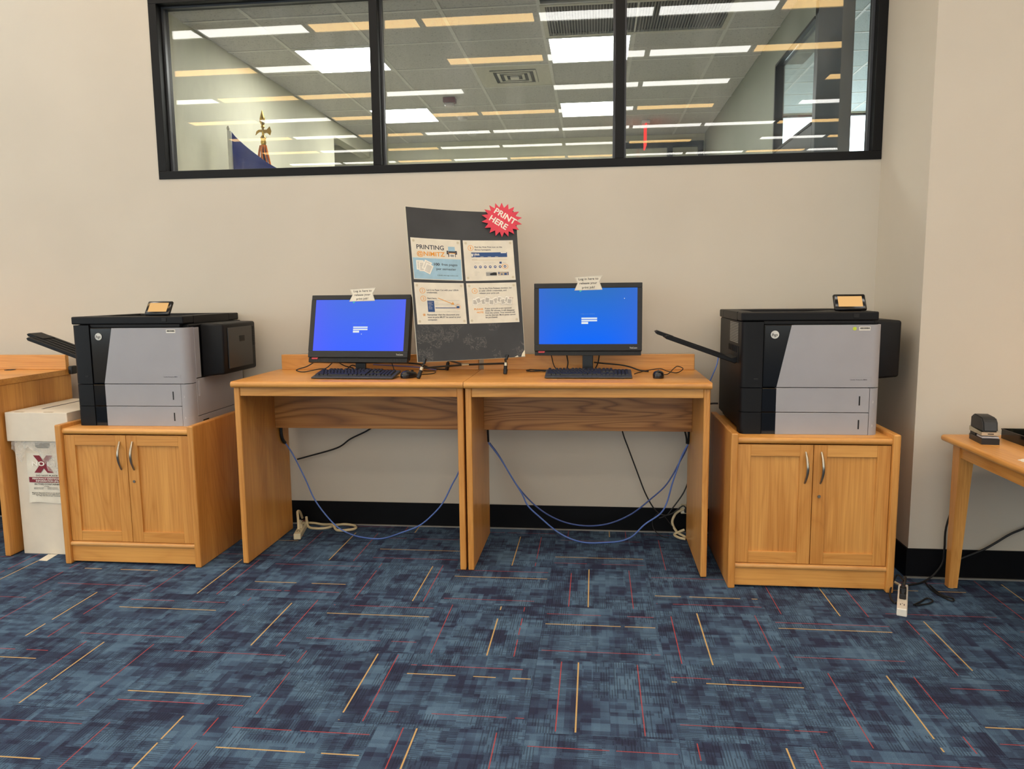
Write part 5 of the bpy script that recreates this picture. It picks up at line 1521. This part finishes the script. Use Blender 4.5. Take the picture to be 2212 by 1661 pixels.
cable('thick cream cord looped on the carpet under the left desk', [(-1.12, -.06, .06), (-1.094, -.100, .012), (-1.035, -.126, .009), (-.974, -.111, .009), (-.934, -.070, .012), (-.888, -.034, .010), (-.822, -.052, .009), (-.793, -.097, .009), (-.815, -.133, .009), (-.893, -.149, .009), (-.937, -.100, .026), (-1.012, -.052, .010), (-1.08, -.032, .012), (-1.14, -.030, .012)], .0078, M_CABLE_C)
cable('cream cord arching onto the cream power strip', [(-1.09, -.26, .045), (-1.10, -.235, .10), (-1.12, -.19, .13), (-1.135, -.12, .11), (-1.15, -.05, .05)], .0075, M_CABLE_C)
# cables on the desk tops
cable('thin black cord tangled behind the left keyboard', [(-.916, -.30, 1.055), (-.974, -.30, 1.021), (-1.029, -.30, 1.004), (-1.04, -.30, .995), (-.989, -.32, .990), (-.908, -.30, 1.004), (-.864, -.30, 1.010), (-.823, -.30, 1.045)], .003, M_CABLE_K)
cable('black cord crossing behind the left keyboard', [(-.806, -.28, 1.045), (-.764, -.28, 1.021), (-.712, -.28, 1.006), (-.738, -.29, .992), (-.765, -.30, .990), (-.85, -.27, .990)], .003, M_CABLE_K)
cable('black cord arching beside the left monitor stand', [(-.765, -.26, .990), (-.729, -.26, 1.021), (-.694, -.25, 1.012), (-.60, -.22, .990)], .003, M_CABLE_K)
cable('thin black cord from left monitor to its keyboard', [(-.474, -.34, 1.05), (-.456, -.37, 1.022), (-.437, -.42, 1.0), (-.44, -.47, 1.002)], .0028, M_CABLE_K)
cable('black cable running from the left monitor behind the easel', [(-.62, -.18, 1.03), (-.496, -.19, 1.029), (-.363, -.18, 1.022), (-.28, -.17, .995), (-.2, -.17, .990)], .0042, M_CABLE_K)
cable('violet cable running from the left monitor behind the easel', [(-.62, -.20, 1.02), (-.496, -.205, 1.014), (-.363, -.2, 1.005), (-.25, -.2, .989)], .0036, plain('violet_cable', (112, 104, 150), .5))
cable('thin mouse cord looping past the easel foot', [(-.30, -.50, .995), (-.27, -.44, .990), (-.225, -.38, .990), (-.235, -.31, .994), (-.30, -.26, .990), (-.34, -.22, .992)], .0024, M_CABLE_K)
cable('black cord hanging behind the right monitor, leftmost', [(.405, -.21, 1.10), (.419, -.20, 1.03), (.434, -.21, 1.0), (.46, -.24, .989)], .0028, M_CABLE_K)
cable('black cord hanging behind the right monitor, next to the stand', [(.49, -.21, 1.10), (.502, -.20, 1.036), (.499, -.21, 1.0), (.51, -.25, .989)], .0036, M_CABLE_K)
cable('black cord hanging right of the right monitor stand', [(.68, -.20, 1.10), (.671, -.20, 1.036), (.655, -.21, 1.0), (.64, -.22, .99)], .0036, M_CABLE_K)
cable('thick black cable from right monitor stand across the desk', [(.65, -.22, 1.035), (.699, -.25, 1.032), (.785, -.25, 1.024), (.842, -.25, 1.013), (.899, -.26, .994), (.945, -.27, .990)], .004, M_CABLE_K)
cable('black cord bundle lying left of the right keyboard', [(.29, -.20, .990), (.27, -.23, .991), (.30, -.27, .990), (.372, -.26, .992), (.42, -.24, .992), (.34, -.22, .992), (.29, -.24, .996), (.31, -.26, .997), (.38, -.27, .990)], .003, M_CABLE_K)
cable('thin mouse cord curling on the right desk', [(.984, -.478, 1.0), (1.03, -.42, .990), (1.072, -.34, 1.012), (1.10, -.27, 1.018), (1.128, -.28, 1.005), (1.09, -.32, .988), (1.04, -.30, .995), (1.0, -.27, 1.005), (.90, -.30, .990), (.862, -.38, .988)], .0024, M_CABLE_K)
cable('blue cable dropping behind the right printer beside the desk', [(1.338, -.13, 1.06), (1.325, -.15, 1.009), (1.300, -.15, .944), (1.27, -.14, .86), (1.255, -.13, .76), (1.25, -.10, .5), (1.25, -.06, .2), (1.25, -.04, .02)], .0036, M_CABLE_B)
cable('short black lead at the foot of the right printer', [(1.335, -.17, .80), (1.31, -.17, .80), (1.285, -.17, .797), (1.262, -.16, .79)], .005, M_CABLE_K)
# cables by the right table
cable('thick black cord from the white power strip to the table leg', [(2.055, -.96, .088), (2.075, -.92, .11), (2.105, -.82, .03), (2.117, -.774, .008), (2.17, -.745, .007), (2.235, -.71, .007), (2.30, -.675, .03), (2.345, -.664, .09), (2.352, -.662, .164), (2.36, -.66, .30), (2.44, -.66, .55), (2.47, -.66, .62)], .0048, M_CABLE_K)
cable('black cord looping on the carpet left of the white power strip', [(2.075, -.90, .085), (2.07, -.84, .09), (2.045, -.84, .03), (2.020, -.90, .006), (2.012, -.97, .006), (2.03, -.955, .006)], .0042, M_CABLE_K)
cable('black cord loop on the carpet right of the white power strip', [(2.09, -.985, .006), (2.13, -.95, .006), (2.18, -.905, .006), (2.195, -.93, .006), (2.16, -.965, .006), (2.095, -.99, .006)], .0036, M_CABLE_K)
cable('black cord tail curling on the carpet before the table leg', [(2.245, -.715, .016), (2.245, -.78, .006), (2.250, -.85, .006), (2.278, -.923, .006), (2.297, -.895, .006), (2.262, -.85, .006), (2.253, -.76, .012)], .004, M_CABLE_K)
cable('thick black cord sloping up the wall behind the right table', [(2.40, -.645, .09), (2.451, -.645, .115), (2.535, -.645, .155), (2.593, -.645, .193), (2.656, -.645, .238), (2.72, -.645, .27), (2.9, -.645, .36), (3.1, -.645, .5)], .0055, M_CABLE_K)
cable('short cream lead between the right cabinet and the power strip', [(2.06, -.70, .035), (2.075, -.74, .03), (2.10, -.785, .022), (2.112, -.81, .020)], .006, M_CABLE_C)
